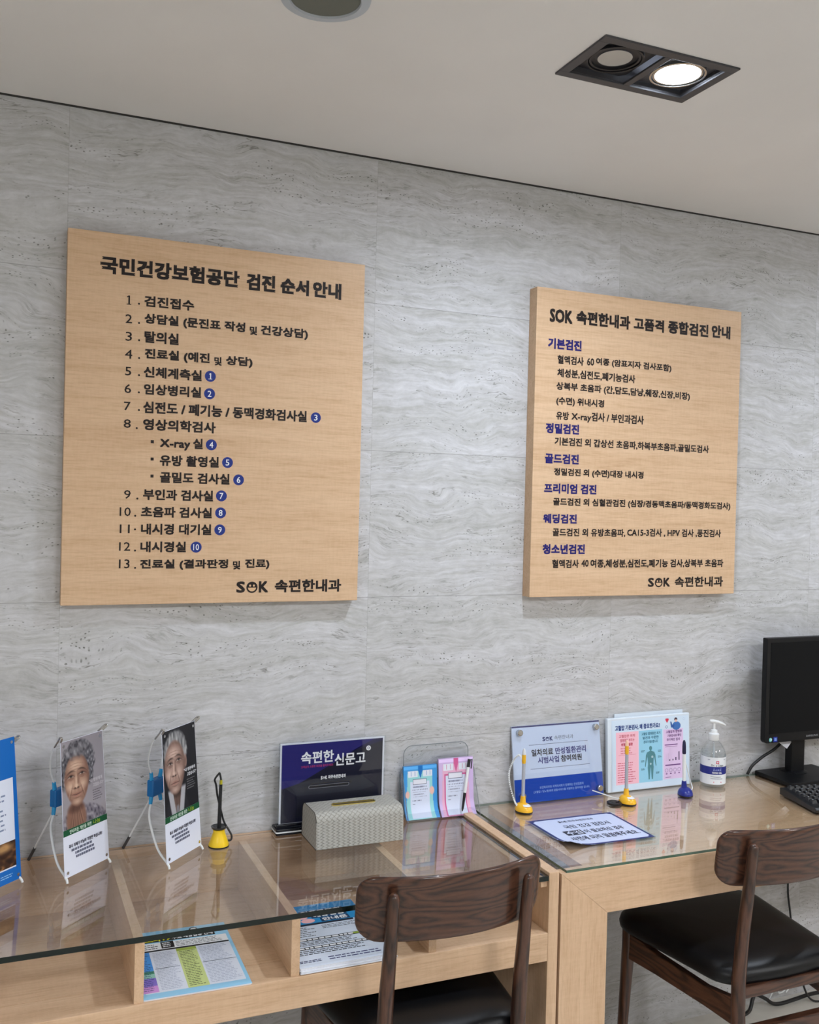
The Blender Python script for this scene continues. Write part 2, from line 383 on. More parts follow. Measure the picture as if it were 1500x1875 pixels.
class Frame:
    """a flat printed area: origin, right, up; depth along the outward normal"""
    def __init__(s, o, u, v, n=None):
        s.o, s.u, s.v = Vector(o), Vector(u), Vector(v)
        s.n = Vector(n) if n else s.u.cross(s.v).normalized()
    def pt(s, a, b, c=0.0): return s.o + s.u*a + s.v*b + s.n*c
class Print:
    def __init__(s, fr, lift=0.0003): s.fr = fr; s.mb = MB(); s.lift = lift
    def put(s, pts, fs, m, layer):
        s.mb.add([s.fr.pt(p[0], p[1], s.lift + layer*0.00015) for p in pts], fs, m)
    def poly(s, pts, m, layer=0): s.put(pts, [tuple(range(len(pts)))], m, layer)
    def rect(s, x0, y0, x1, y1, m, layer=0): s.poly([(x0, y0), (x1, y0), (x1, y1), (x0, y1)], m, layer)
    def disc(s, x, y, r, m, layer=0, ry=None, n=28, a0=0, a1=2*PI):
        ry = ry or r
        k = n if abs(a1-a0) > 6.2 else n+1
        s.poly([(x+r*math.cos(a0+(a1-a0)*i/n), y+ry*math.sin(a0+(a1-a0)*i/n)) for i in range(k)], m, layer)
    def ring(s, x, y, r0, r1, m, layer=0, n=28):
        p = [(x+r*math.cos(2*PI*i/n), y+r*math.sin(2*PI*i/n)) for r in (r0, r1) for i in range(n)]
        s.put(p, [(i, (i+1) % n, n+(i+1) % n, n+i) for i in range(n)], m, layer)
    def text(s, t, x0, x1, y0, y1, m, layer=1, bold=0.018, slant=0.0):
        if t == '1':                                     # numeral one with flag (and foot when wide)
            w, h = x1-x0, y1-y0; c = x0+w*0.56; q = h*0.085
            s.rect(c-q, y0, c+q, y1, m, layer); s.poly([(c-q, y1), (c-q-h*0.15, y1-h*0.13), (c-q-h*0.15, y1-h*0.25), (c-q, y1-h*0.16)], m, layer)
            if w > 0.4*h: s.rect(x0, y0, x1, y0+h*0.09, m, layer+0.2)
            return
        vs, fs = glyphs(t, 0.0)
        if len(vs) == 0: return
        lo, hi = vs.min(0), vs.max(0); d = np.maximum(hi-lo, 1e-6)
        q = (vs-lo)/d
        bx = by = bold*0.9*(y1-y0)                     # stroke thickening: shifted copies in the same plane
        bx = min(bx, bold*0.9*(x1-x0)/max(1, len(t))*1.4)
        pts = [(x0+bx+(x1-x0-2*bx)*a+slant*b*(y1-y0), y0+by+(y1-y0-2*by)*b) for a, b in q]
        sh = [(0, 0)] if bold < 0.006 else [(0, 0), (-1, -1), (-1, 1), (1, -1), (1, 1)]
        for k, (i, j) in enumerate(sh): s.put([(x+i*bx, y+j*by) for x, y in pts], fs, m, layer+0.22*k)
    def lines(s, x0, x1, y0, y1, rows, m, layer=1, fill=0.45, seed=1, words=7):
        """rows of tiny print too small to read, as broken dashes"""
        rnd = random.Random(seed); h = (y1-y0)/rows
        for k in range(rows):
            y = y1-(k+1)*h + h*(1-fill)/2; x = x0; end = x0+(x1-x0)*rnd.uniform(0.72, 1.0)
            while x < end:
                w = (x1-x0)/words*rnd.uniform(0.45, 1.1)
                s.rect(x, y, min(x+w, end), y+h*fill, m, layer); x += w + (x1-x0)/words*0.16
    def smile(s, x, y, r, m, bg, layer=1):
        s.disc(x, y, r, m, layer)
        s.disc(x, y-0.05*r, r*0.72, bg, layer+1, ry=r*0.66, n=16, a0=PI, a1=2*PI)
        for k in (-1, 1): s.disc(x+k*0.34*r, y+0.30*r, r*0.17, bg, layer+1, ry=r*0.2, n=12)
    def logo(s, x0, x1, y0, y1, m, bg, layer=1):
        w = x1-x0; h = y1-y0
        s.text('S', x0, x0+w*0.27, y0, y1, m, layer, 0.05)
        s.smile(x0+w*0.485, y0+h*0.47, w*0.175, m, bg, layer)
        s.text('K', x0+w*0.70, x1, y0, y1, m, layer, 0.05)
    def build(s, name, parent): 
        me = s.mb
        o = me.build(name, None, parent)
        return o

def paint_sheet(name, fr, w0, w1, h0, h1, nx, ny, fn, parent, lift=0.0004, taper=None):
    """a printed photograph: a fine sheet with one ink colour per vertex; fn(u, v) -> (r, g, b) 0..255, v runs down"""
    vs = []; cols = []
    for j in range(ny+1):
        for i in range(nx+1):
            u, v = i/nx, j/ny
            x = w0+(w1-w0)*u
            if taper: x *= taper(h1-(h1-h0)*v)
            vs.append(fr.pt(x, h1-(h1-h0)*v, lift)); cols.append((u, v))
    U = np.array([c[0] for c in cols]); V = np.array([c[1] for c in cols])
    rgbv = np.clip(fn(U, V), 0, 255)/255.0
    linv = np.where(rgbv <= 0.04045, rgbv/12.92, ((rgbv+0.055)/1.055)**2.4)
    mb = MB(); mb.add(vs, [(j*(nx+1)+i, j*(nx+1)+i+1, (j+1)*(nx+1)+i+1, (j+1)*(nx+1)+i) for j in range(ny) for i in range(nx)])
    o = mb.build(name, M_PAINT, parent)
    at = o.data.color_attributes.new('ink', 'FLOAT_COLOR', 'POINT')
    at.data.foreach_set('color', np.c_[linv, np.ones(len(linv))].astype(np.float32).ravel())
    return o

# ================================================================== THE SETTING
ZC = 2.449
RX0, RX1, RY0 = -3.0, 5.2, -5.6
struct('wall_back', MB().box(RX0, RX1, 0.0, 0.12, 0.0, ZC), M_TRAV)
struct('wall_left', MB().box(RX0-0.12, RX0, RY0, 0.12, 0.0, ZC), M_WALLP)
struct('wall_right', MB().box(RX1, RX1+0.12, RY0, 0.12, 0.0, ZC), M_WALLP)
struct('wall_front', MB().box(RX0, RX1, RY0-0.12, RY0, 0.0, ZC), M_WALLP)
struct('floor', MB().box(RX0-0.12, RX1+0.12, RY0-0.12, 0.12, -0.1, 0.0), M_FLOOR)
FIX = [(1.196, -0.721), (2.94, -0.721)]          # centres of the recessed twin downlights
FW, FD, FB = 0.161, 0.091, 0.021                  # half width, half depth, rim breadth
cb = MB()
xs = sorted([RX0-0.12, RX1+0.12] + [c[0]+k*(FW-FB) for c in FIX for k in (-1, 1)])
ys = [RY0-0.12, -0.721-(FD-FB), -0.721+(FD-FB), 0.12]
holes = {(1, 1), (3, 1)}
for i in range(len(xs)-1):
    for j in range(3):
        if (i, j) in holes: continue
        cb.add([(xs[i], ys[j], ZC), (xs[i+1], ys[j], ZC), (xs[i+1], ys[j+1], ZC), (xs[i], ys[j+1], ZC)], [(0, 1, 2, 3)])
cb.box(RX0-0.12, RX1+0.12, RY0-0.12, 0.12, ZC+0.15, ZC+0.2)
struct('ceiling', cb, M_CEIL)
struct('shadow_gap_strip_1', MB().box(RX0, RX1, -0.005, 0.0, ZC-0.0030, ZC), mat('shadow_gap_black', rgb(46, 44, 42), 0.8))  # dark strip coloured in for the shade of the gap below the ceiling

# ------------------------------------------------------------------ ceiling fixtures
def twin_downlight(cx, cy, label, lit=(False, True)):
    t = thing('recessed_downlight', label, 'downlight', (cx, cy, ZC), 0, 'recessed twin downlights')
    f = MB(); z0, z1 = -0.004, 0.0005
    for (x0, x1, y0, y1) in ((-FW, FW, -FD, -FD+FB), (-FW, FW, FD-FB, FD), (-FW, -FW+FB, -FD+FB, FD-FB), (FW-FB, FW, -FD+FB, FD-FB), (-0.0075, 0.0075, -FD+FB, FD-FB)):
        f.box(x0, x1, y0, y1, z0, z1)
    f.build('rim', M_FRAME, t, bevel=0.0008)
    h = MB(); hx, hy = FW-FB+0.001, FD-FB+0.001
    h.box(-hx, hx, -hy, -hy+0.002, 0, 0.12); h.box(-hx, hx, hy-0.002, hy, 0, 0.12)
    h.box(-hx, -hx+0.002, -hy, hy, 0, 0.12); h.box(hx-0.002, hx, -hy, hy, 0, 0.12); h.box(-hx, hx, -hy, hy, 0.118, 0.12)
    h.build('housing', M_FRAME, t)
    for k, on in zip((-1, 1), lit):
        c = (k*0.0775, 0.0)
        p = MB()                                          # square plate with a round opening
        n = 32; sq = []
        for q in range(n):
            a = 2*PI*(q+0.5)/n; m_ = max(abs(math.cos(a)), abs(math.sin(a)))
            sq.append((c[0]+0.066*math.cos(a)/m_, c[1]+0.066*math.sin(a)/m_, 0.010))
        ci = [(c[0]+0.058*math.cos(2*PI*(q+0.5)/n), c[1]+0.058*math.sin(2*PI*(q+0.5)/n), 0.010) for q in range(n)]
        p.rings([sq, ci], cap0=False, cap1=False)
        gp = p.build('gimbal_plate', M_FRAME if on else M_DARK, t)  # gimbal parts darkened in their colour where the lamp is off
        g = MB()
        for r0, r1, z in ((0.0575, 0.0535, 0.004), (0.051, 0.0465, 0.006)):
            g.lathe([(r0, z+0.012), (r0, z), (r1, z), (r1, z+0.012)], 40, (c[0], c[1], 0), cap0=False, cap1=False)
        g.lathe([(0.0465, 0.010), (0.040, 0.011), (0.0345, 0.0095)], 40, (c[0], c[1], 0), cap0=False, cap1=False)
        g.build('gimbal_ring', M_STEEL if on else M_DARK, gp, smooth=True)
        l = MB(); r = 0.0465 if on else 0.0345; zz = 0.0065 if on else 0.0085
        l.lathe([(r, zz), (r*0.6, zz-0.001), (0.001, zz-0.0015)], 40, (c[0], c[1], 0))
        o = l.build('lamp', M_LITGLASS if on else M_OFFGLASS, t, smooth=True)
        o['label'] = 'glaring lit white lamp' if on else 'unlit pale lamp'
        if on:
            ld = bpy.data.lights.new('lamp_beam', 'SPOT'); ld.energy = SPOT; ld.color = LAMP_COL; ld.spot_size = math.radians(180); ld.spot_blend = 1.0; ld.shadow_soft_size = 0.04
            lo = bpy.data.objects.new('lamp_beam', ld); COL.objects.link(lo); lo.parent = t; lo.location = (c[0], c[1], -0.006)
    return t
twin_downlight(*FIX[0], 'dark framed twin downlight in ceiling with one lamp glaring and one unlit')
twin_downlight(*FIX[1], 'dark framed twin downlight further along the ceiling above the computer monitor', (True, False))

t = thing('round_ceiling_fixture', 'round grey ceiling fixture with pale ring at top edge of photo', 'ceiling fixture', (0.516, -0.706, ZC))
MB().lathe([(0.081, 0.0), (0.080, -0.003), (0.064, -0.005), (0.0625, -0.001)], 56, cap0=False, cap1=False).build('rim', mat('pale_grey_ring', rgb(178, 184, 192), 0.5), t, smooth=True)
MB().lathe([(0.0625, -0.001), (0.06, -0.0015), (0.001, -0.0015)], 56, cap0=False).build('face', mat('dull_grey_grille', rgb(104, 106, 98), 0.8), t)

for px, py, lb in ((-1.3, -3.1, 'added square lit ceiling panel behind the viewer nearest the wall on the banner side'), (1.2, -3.1, 'added square lit ceiling panel behind the viewer in the middle of the row'), (3.6, -3.1, 'added square lit ceiling panel behind the viewer on the monitor side')):
    t = thing('added_panel_light', lb, 'added ceiling light', (px, py, ZC), 0, 'added ceiling panels lighting the room')  # unseen panels, added as sources for the room's general light
    f = MB()
    for a in ((-0.33, 0.33, -0.33, -0.30), (-0.33, 0.33, 0.30, 0.33), (-0.33, -0.30, -0.30, 0.30), (0.30, 0.33, -0.30, 0.30)): f.box(*a, -0.012, 0)
    f.build('frame', M_WHITE, t)
    MB().box(-0.30, 0.30, -0.30, 0.30, -0.008, -0.004).build('diffuser', M_PANELLIGHT, t)

# ================================================================== DESKS
ZL, ZR = 0.7271, 0.733
t = thing('shelf_desk', 'long maple desk with open shelf compartments under its glass top', 'desk', (0.2, -0.25, 0))
def W(mb, name, m, parent, **k):      # world coordinates into the parent's frame
    l = parent.location; mb.v = [(x-l.x, y-l.y, z-l.z) for x, y, z in mb.v]; return mb.build(name, m, parent, **k)
LX0 = -0.98
W(MB().box(LX0, 1.1525, -0.418, -0.002, 0.580, 0.5985), 'shelf_board', M_WX, t)
W(MB().box(LX0, 1.1525, -0.5, -0.4192, 0.580, 0.5985), 'shelf_lip', M_WX, t, bevel=0.001)
W(MB().box(LX0, 1.1525, -0.4995, -0.477, 0.535, 0.5803), 'front_rail', M_WX, t, bevel=0.0008)
W(MB().box(LX0, 1.1525, -0.022, -0.001, 0.5985, 0.7265), 'back_rail', M_WX, t, bevel=0.001)
for x in (-0.9735, -0.667, -0.361, -0.055, 0.2506, 0.5569, 0.8609):
    W(MB().box(x, x+0.018, -0.495, -0.022, 0.5985, 0.7155), 'divider', M_WY, t, bevel=0.0006)
W(MB().box(1.1525, 1.1785, -0.5, -0.001, 0.0, 0.7345), 'end_panel', M_WZ, t, bevel=0.0012)
W(MB().box(LX0-0.026, LX0, -0.5, -0.001, 0.0, 0.7345), 'end_panel', M_WZ, t, bevel=0.0012)
W(MB().box(1.137, 1.1525, -0.49, -0.022, 0.700, 0.7155), 'glass_ledge', M_WY, t)

def glass_top(label, x0, x1, y0, y1, z0, z1, em, gm):
    g = thing('glass_top', label, 'glass top', ((x0+x1)/2, (y0+y1)/2, z0), 0)
    hx, hy, h = (x1-x0)/2, (y1-y0)/2, z1-z0
    b = MB(); b.add([(-hx, -hy, 0), (hx, -hy, 0), (hx, hy, 0), (-hx, hy, 0)], [(3, 2, 1, 0)]); b.add([(-hx, -hy, h), (hx, -hy, h), (hx, hy, h), (-hx, hy, h)], [(0, 1, 2, 3)])
    b.build('sheet', gm, g)
    e = MB()
    for a, c in (((-hx, -hy), (hx, -hy)), ((hx, -hy), (hx, hy)), ((hx, hy), (-hx, hy)), ((-hx, hy), (-hx, -hy))):
        e.add([(a[0], a[1], 0), (c[0], c[1], 0), (c[0], c[1], h), (a[0], a[1], h)], [(0, 1, 2, 3)])
    o = e.build('polished_edge', em, g); o['label'] = 'green cut edge of the glass'
    return g
glass_top('thick clear glass sheet with dark green edge on the long shelf desk', LX0+0.002, 1.1515, -0.4985, -0.016, 0.7160, ZL, M_GEDGE, M_GLASS)

t = thing('computer_desk', 'maple laminate desk with broad mitred leg and deep apron holding the computer', 'desk', (1.9, -0.25, 0))
W(MB().prism([(1.185, 0), (1.311, 0), (1.311, 0.622), (1.185, 0.7268)], -0.5, -0.001), 'leg_panel', M_WZ, t, bevel=0.0006)
W(MB().prism([(1.1852, 0.7268), (1.3112, 0.622), (2.95, 0.622), (3.076, 0.7268)], -0.5, -0.47), 'apron', M_WX, t, bevel=0.0006)
W(MB().prism([(3.076, 0), (2.95, 0), (2.95, 0.622), (3.076, 0.7268)], -0.5, -0.001), 'leg_panel', M_WZ, t, bevel=0.0006)
W(MB().box(1.26, 3.0, -0.4695, -0.001, 0.705, 0.7268), 'desk_top', M_WX, t)
glass_top('thin clear glass sheet with pale green edge on the computer desk', 1.199, 3.06, -0.4975, -0.004, 0.7270, ZR, M_GEDGE2, M_GLASS2)

# ================================================================== WALL SIGNS
LEFT = [('국민건강보험공단', 0.2025, 0.5255, 2.067, 2.1075), ('검진', 0.5425, 0.6145, 2.0655, 2.106), ('순서', 0.6275, 0.7005, 2.0655, 2.1045), ('안내', 0.7105, 0.7855, 2.065, 2.1055), ('1', 0.2625, 0.2730, 2.001, 2.022), ('.', 0.288, 0.293, 2.003, 2.0075), ('2', 0.261, 0.276, 1.958, 1.9785), ('.', 0.289, 0.294, 1.9585, 1.963), ('3', 0.262, 0.2765, 1.917, 1.938), ('.', 0.29, 0.295, 1.9185, 1.923), ('4', 0.2615, 0.278, 1.876, 1.897), ('.', 0.291, 0.296, 1.877, 1.8815), ('5', 0.2625, 0.2765, 1.837, 1.857), ('.', 0.292, 0.296, 1.837, 1.842), ('6', 0.262, 0.277, 1.796, 1.817), ('.', 0.292, 0.297, 1.797, 1.802), ('7', 0.2615, 0.2765, 1.756, 1.776), ('.', 0.293, 0.298, 1.756, 1.761), ('검진접수', 0.3025, 0.418, 2.0005, 2.026), ('상담실 (문진표 작성', 0.3035, 0.542, 1.9575, 1.985), ('및', 0.553, 0.5715, 1.957, 1.978), ('건강상담)', 0.5805, 0.7005, 1.956, 1.9835), ('탈의실', 0.3045, 0.3835, 1.9165, 1.944), ('진료실 (예진', 0.306, 0.4575, 1.876, 1.9035), ('및', 0.4685, 0.4865, 1.876, 1.8965), ('상담)', 0.4965, 0.562, 1.876, 1.902), ('신체계측실', 0.3045, 0.4395, 1.8355, 1.8615), ('임상병리실', 0.3055, 0.439, 1.7955, 1.821), ('심전도 / 폐기능 / 동맥경화검사실', 0.305, 0.7025, 1.752, 1.78), ('8', 0.262, 0.278, 1.7155, 1.7355), ('.', 0.289, 0.294, 1.714, 1.718), ('영상의학검사', 0.3055, 0.4755, 1.7125, 1.7395), ('■', 0.324, 0.331, 1.6825, 1.6895), ('■', 0.3245, 0.3315, 1.642, 1.649), ('■', 0.325, 0.332, 1.602, 1.609), ('X-ray', 0.345, 0.416, 1.6685, 1.694), ('실', 0.4225, 0.4455, 1.6735, 1.6985), ('유방 촬영실', 0.3455, 0.485, 1.6305, 1.6565), ('골밀도 검사실', 0.3465, 0.512, 1.5905, 1.6165), ('9', 0.266, 0.281, 1.551, 1.571), ('.', 0.294, 0.2985, 1.55, 1.554), ('10', 0.257, 0.282, 1.5105, 1.531), ('.', 0.29, 0.2945, 1.5095, 1.514), ('11', 0.258, 0.2805, 1.471, 1.491), ('.', 0.29, 0.295, 1.478, 1.482), ('12', 0.2575, 0.2825, 1.43, 1.45), ('.', 0.291, 0.296, 1.428, 1.433), ('13', 0.258, 0.282, 1.389, 1.41), ('.', 0.292, 0.297, 1.388, 1.392), ('부인과 검사실', 0.309, 0.473, 1.549, 1.575), ('초음파 검사실', 0.305, 0.471, 1.5085, 1.534), ('내시경 대기실', 0.306, 0.4705, 1.468, 1.494), ('내시경실', 0.3055, 0.411, 1.4265, 1.452), ('진료실 (결과판정', 0.3055, 0.513, 1.3845, 1.41), ('및', 0.5245, 0.543, 1.385, 1.406), ('진료)', 0.5545, 0.6155, 1.385, 1.411), ('속편한내과', 0.6305, 0.8035, 1.3275, 1.3595)]
BADGE = [('1', 0.46, 1.849), ('2', 0.459, 1.807), ('3', 0.726, 1.765), ('4', 0.466, 1.685), ('5', 0.506, 1.644), ('6', 0.534, 1.603), ('7', 0.493, 1.563), ('8', 0.492, 1.522), ('9', 0.491, 1.481), ('10', 0.435, 1.439)]
RIGHT = [('SOK', 1.3915, 1.4655, 2.067, 2.1045), ('속편한내과', 1.4775, 1.6595, 2.069, 2.108), ('고품격', 1.6715, 1.778, 2.071, 2.1075), ('종합검진', 1.7925, 1.9405, 2.072, 2.11), ('안내', 1.952, 2.023, 2.0735, 2.112), ('혈액검사', 1.42, 1.5055, 1.954, 1.978), ('60', 1.5165, 1.54, 1.9565, 1.9775), ('여종 (암표지자 검사포함)', 1.5465, 1.8085, 1.957, 1.981), ('체성분,심전도,폐기능검사', 1.4205, 1.682, 1.916, 1.941), ('상복부 초음파 (간,담도,담낭,췌장,신장,비장)', 1.4185, 1.8785, 1.878, 1.9035), ('(수면) 위내시경', 1.4195, 1.5775, 1.8375, 1.8625), ('유방', 1.4205, 1.462, 1.7985, 1.8215), ('X-ray', 1.47, 1.5355, 1.7955, 1.8195), ('검사 / 부인과검사', 1.5365, 1.7155, 1.8, 1.8255), ('기본검진 외 갑상선 초음파,하복부초음파,골밀도검사', 1.4175, 1.9545, 1.726, 1.75), ('정밀검진 외 (수면)대장 내시경', 1.418, 1.7195, 1.64, 1.664), ('골드검진 외 심혈관검진 (심장/경동맥초음파/동맥경화도검사)', 1.4175, 2.0415, 1.5565, 1.5815), ('골드검진 외 유방초음파,', 1.4185, 1.6615, 1.473, 1.4965), ('CA15-3검사 , HPV 검사 ,풍진검사', 1.668, 2.0085, 1.4745, 1.499), ('혈액검사', 1.4195, 1.507, 1.385, 1.409), ('40', 1.5155, 1.5395, 1.388, 1.408), ('여종,체성분,심전도,폐기능 검사,상복부 초음파', 1.5455, 2.0205, 1.3845, 1.4095), ('속편한내과', 1.8415, 2.0215, 1.3265, 1.3575)]
RBLUE = [('기본검진', 1.3885, 1.4975, 1.9935, 2.0235), ('정밀검진', 1.388, 1.4965, 1.7595, 1.788), ('골드검진', 1.3875, 1.498, 1.676, 1.704), ('프리미엄 검진', 1.3875, 1.5595, 1.593, 1.621), ('웨딩검진', 1.387, 1.4965, 1.5095, 1.536), ('청소년검진', 1.3875, 1.526, 1.424, 1.452)]
def wall_sign(label, x0, x1, z0, z1, d):
    cx, cz = (x0+x1)/2, (z0+z1)/2
    t = thing('wall_sign', label, 'sign', (cx, 0, z0), 0, 'maple notice boards on the travertine wall')
    MB().box(x0-cx, x1-cx, -d, -0.0005, 0, z1-z0).build('board', M_SIGN, t, bevel=0.0008)
    return t, Frame((-cx, -d, -z0), (1, 0, 0), (0, 0, 1))
t, fr = wall_sign('larger maple wall sign numbered 1 to 13 with round blue badges', 0.1317, 0.8477, 1.3045, 2.1612, 0.0336)
p = Print(fr)
for s, a, b, c, d in LEFT:
    big = c > 2.05
    if s == '■': p.rect(a, c, b, d, INK_BLACK)
    elif s == '.': p.disc((a+b)/2, (c+d)/2, 0.0024, INK_BLACK, n=12)
    else: p.text(s, a, b, c, d, INK_BLACK, bold=0.052 if big else (0.012 if s.isdigit() else 0.042))
p.logo(0.5345, 0.614, 1.328, 1.356, INK_BLACK, INK_WOOD)
p.build('lettering', t)
for s, x, z in BADGE:
    p = Print(fr)
    p.disc(x, z, 0.0132, INK_BADGE); w = 0.0045 if len(s) == 1 else 0.0068
    p.text(s, x-w, x+w, z-0.0073, z+0.0073, INK_WHITE, 1, 0.012)
    p.build('number_badge', t)
t, fr = wall_sign('smaller maple wall sign with blue subheadings hanging above the desk sanitizer and monitor', 1.35, 2.0642, 1.3047, 2.1604, 0.040)
p = Print(fr)
for s, a, b, c, d in RIGHT: p.text(s, a, b, c, d, INK_BLACK, bold=0.050 if c > 2.05 else 0.036)
p.logo(1.7455, 1.8245, 1.3285, 1.355, INK_BLACK, INK_WOOD)
p.build('lettering', t)
for s, a, b, c, d in RBLUE:
    p = Print(fr); p.text(s, a, b, c, d, INK_NAVY, bold=0.050); p.build('subheading', t)['label'] = 'blue subheading lettering'

# ================================================================== CHAIRS
def make_chair(label):
    t = thing('dining_chair', label, 'chair', (0.868, -0.6, 0), 0, 'walnut chairs at the desks')
    # curved backrest panel
    hw, hh, zc, th = 0.208, 0.0675, 0.756, 0.014
    def bow(x, z): return -0.012 - 0.027*(1-(x/0.15)**2) - 0.12*(z-zc)
    prof = []
    for ins, dy in ((0.30, 0), (0.012, 0.0), (0.004, 0.0012), (0.0008, 0.004), (0.0, 0.007), (0.0008, 0.010), (0.004, 0.0128), (0.012, 0.014), (0.30, 0.014)):
        prof.append((ins, dy))
    rs = []
    for q, (ins, dy) in enumerate(prof):
        if ins > 0.2: continue
        rp = round_poly([(-hw+ins, -hh+ins), (hw-ins, -hh+ins), (hw-ins, hh-ins), (-hw+ins, hh-ins)], [max(0.004, 0.046-ins), max(0.004, 0.046-ins), max(0.004, 0.034-ins), max(0.004, 0.034-ins)], 7)
        # resample the long straight edges so that the bow is smooth
        out = []
        for i in range(len(rp)):
            a, b = Vector(rp[i]), Vector(rp[(i+1) % len(rp)]); k = 12 if (b-a).length > 0.2 else (4 if (b-a).length > 0.04 else 1)
            out += [tuple(a.lerp(b, j/k)) for j in range(k)]
        rs.append([(x, bow(x, z+zc)+dy, z+zc) for x, z in out])
    b = MB(); b.rings(rs, cap0=False, cap1=False)
    for r, dy, flip in ((rs[0], 0.0, True), (rs[-1], 0.014, False)):       # faces as nested shrinking loops
        lay = [r]
        for s in (0.8, 0.55, 0.3, 0.08):
            lay.append([(x*s, bow(x*s, (z-zc)*s+zc)+dy, (z-zc)*s+zc) for x, y, z in r])
        b.rings(lay, cap0=False, cap1=True)
    b.build('backrest', M_NUTX, t, smooth=50)
    for s in (-1, 1):
        path = [(s*0.160, -0.05, 0), (s*0.154, -0.022, 0.22), (s*0.152, -0.004, 0.40), (s*0.152, -0.004, 0.47), (s*0.151, -0.012, 0.58), (s*0.150, -0.027, 0.70), (s*0.150, -0.037, 0.785), (s*0.150, -0.0385, 0.794), (s*0.150, -0.0392, 0.799), (s*0.150, -0.0395, 0.801)]
        MB().tube(path, [0.0115, 0.014, 0.0165, 0.0165, 0.0155, 0.0135, 0.012, 0.0105, 0.0065, 0.0012], 14).build('rear_leg', M_NUTZ, t, smooth=60)
        path = [(s*0.198, 0.385, 0), (s*0.192, 0.378, 0.2), (s*0.186, 0.37, 0.40), (s*0.186, 0.37, 0.444)]
        MB().tube(path, [0.0115, 0.014, 0.0175, 0.0175], 12).build('front_leg', M_NUTZ, t, smooth=40)
        r = MB()
        a0, a1 = Vector((s*0.186, 0.37, 0)), Vector((s*0.153, -0.002, 0)); d = (a1-a0).normalized(); nrm = Vector((-d.y, d.x, 0))*0.010
        r.rings([[tuple(p_+nrm*k+Vector((0, 0, z))) for k, z in ((-1, z0), (1, z0), (1, z1), (-1, z1))] for p_, z0, z1 in ((a0, 0.366, 0.436), (a0.lerp(a1, 0.3), 0.37, 0.424), (a0.lerp(a1, 0.75), 0.37, 0.418), (a1, 0.366, 0.430))])
        r.build('side_rail', M_NUTY, t, bevel=0.003)
    MB().box(-0.15, 0.15, -0.014, 0.008, 0.430, 0.456).build('rear_rail', M_NUTX, t, bevel=0.003)
    MB().box(-0.185, 0.185, 0.36, 0.38, 0.372, 0.436).build('front_rail', M_NUTX, t, bevel=0.003)
    MB().box(-0.150, 0.150, -0.020, 0.004, 0.318, 0.360).build('stretcher', M_NUTX, t, bevel=0.003)
    base = [(-0.178, 0.028), (0.178, 0.028), (0.234, 0.405), (-0.234, 0.405)]
    rs = []
    for ins, z in ((0.030, 0.447), (0.010, 0.448), (0.002, 0.455), (0.0, 0.466), (0.003, 0.478), (0.014, 0.490), (0.034, 0.498), (0.07, 0.503), (0.12, 0.505), (0.165, 0.506)):
        q = [(-0.180+ins, 0.012+ins), (0.180-ins, 0.012+ins), (0.234-ins, 0.405-ins), (-0.234+ins, 0.405-ins)]
        rp = round_poly(q, [max(0.006, 0.062-ins*0.3)]*4 if ins < 0.1 else 0.012, 8); out = []
        for i in range(len(rp)):
            a, b_ = Vector(rp[i]), Vector(rp[(i+1) % len(rp)]); k = 8
            long_ = (b_-a).length > 0.04
            out += [tuple(a.lerp(b_, j/k)) for j in range(k)] if long_ else [tuple(a)]
        def warp(x, y):
            w = 1-(x/0.2)**2
            return (x, y - 0.022*w*max(0, 1-y/0.25) + 0.014*w*max(0, (y-0.2)/0.2), z)
        if len(rs) and len(out) != len(rs[0]): out = out[:len(rs[0])] + [out[-1]]*(len(rs[0])-len(out))
        rs.append([warp(*p_) for p_ in out])
    MB().rings(rs).build('seat', M_LEATHER, t, smooth=70)
    return t
def copy_tree(o, **k):
    c = o.copy(); COL.objects.link(c)
    for ch in o.children:
        d = ch.copy(); COL.objects.link(d); d.parent = c
        for g in ch.children:
            e = g.copy(); COL.objects.link(e); e.parent = d
    return c
ch = make_chair('dark walnut chair with black seat pushed in at the glass shelf desk')
c2 = copy_tree(ch); c2.location = (1.746, -0.616, 0.0); c2['label'] = 'dark walnut chair with black seat pushed in at the computer desk'

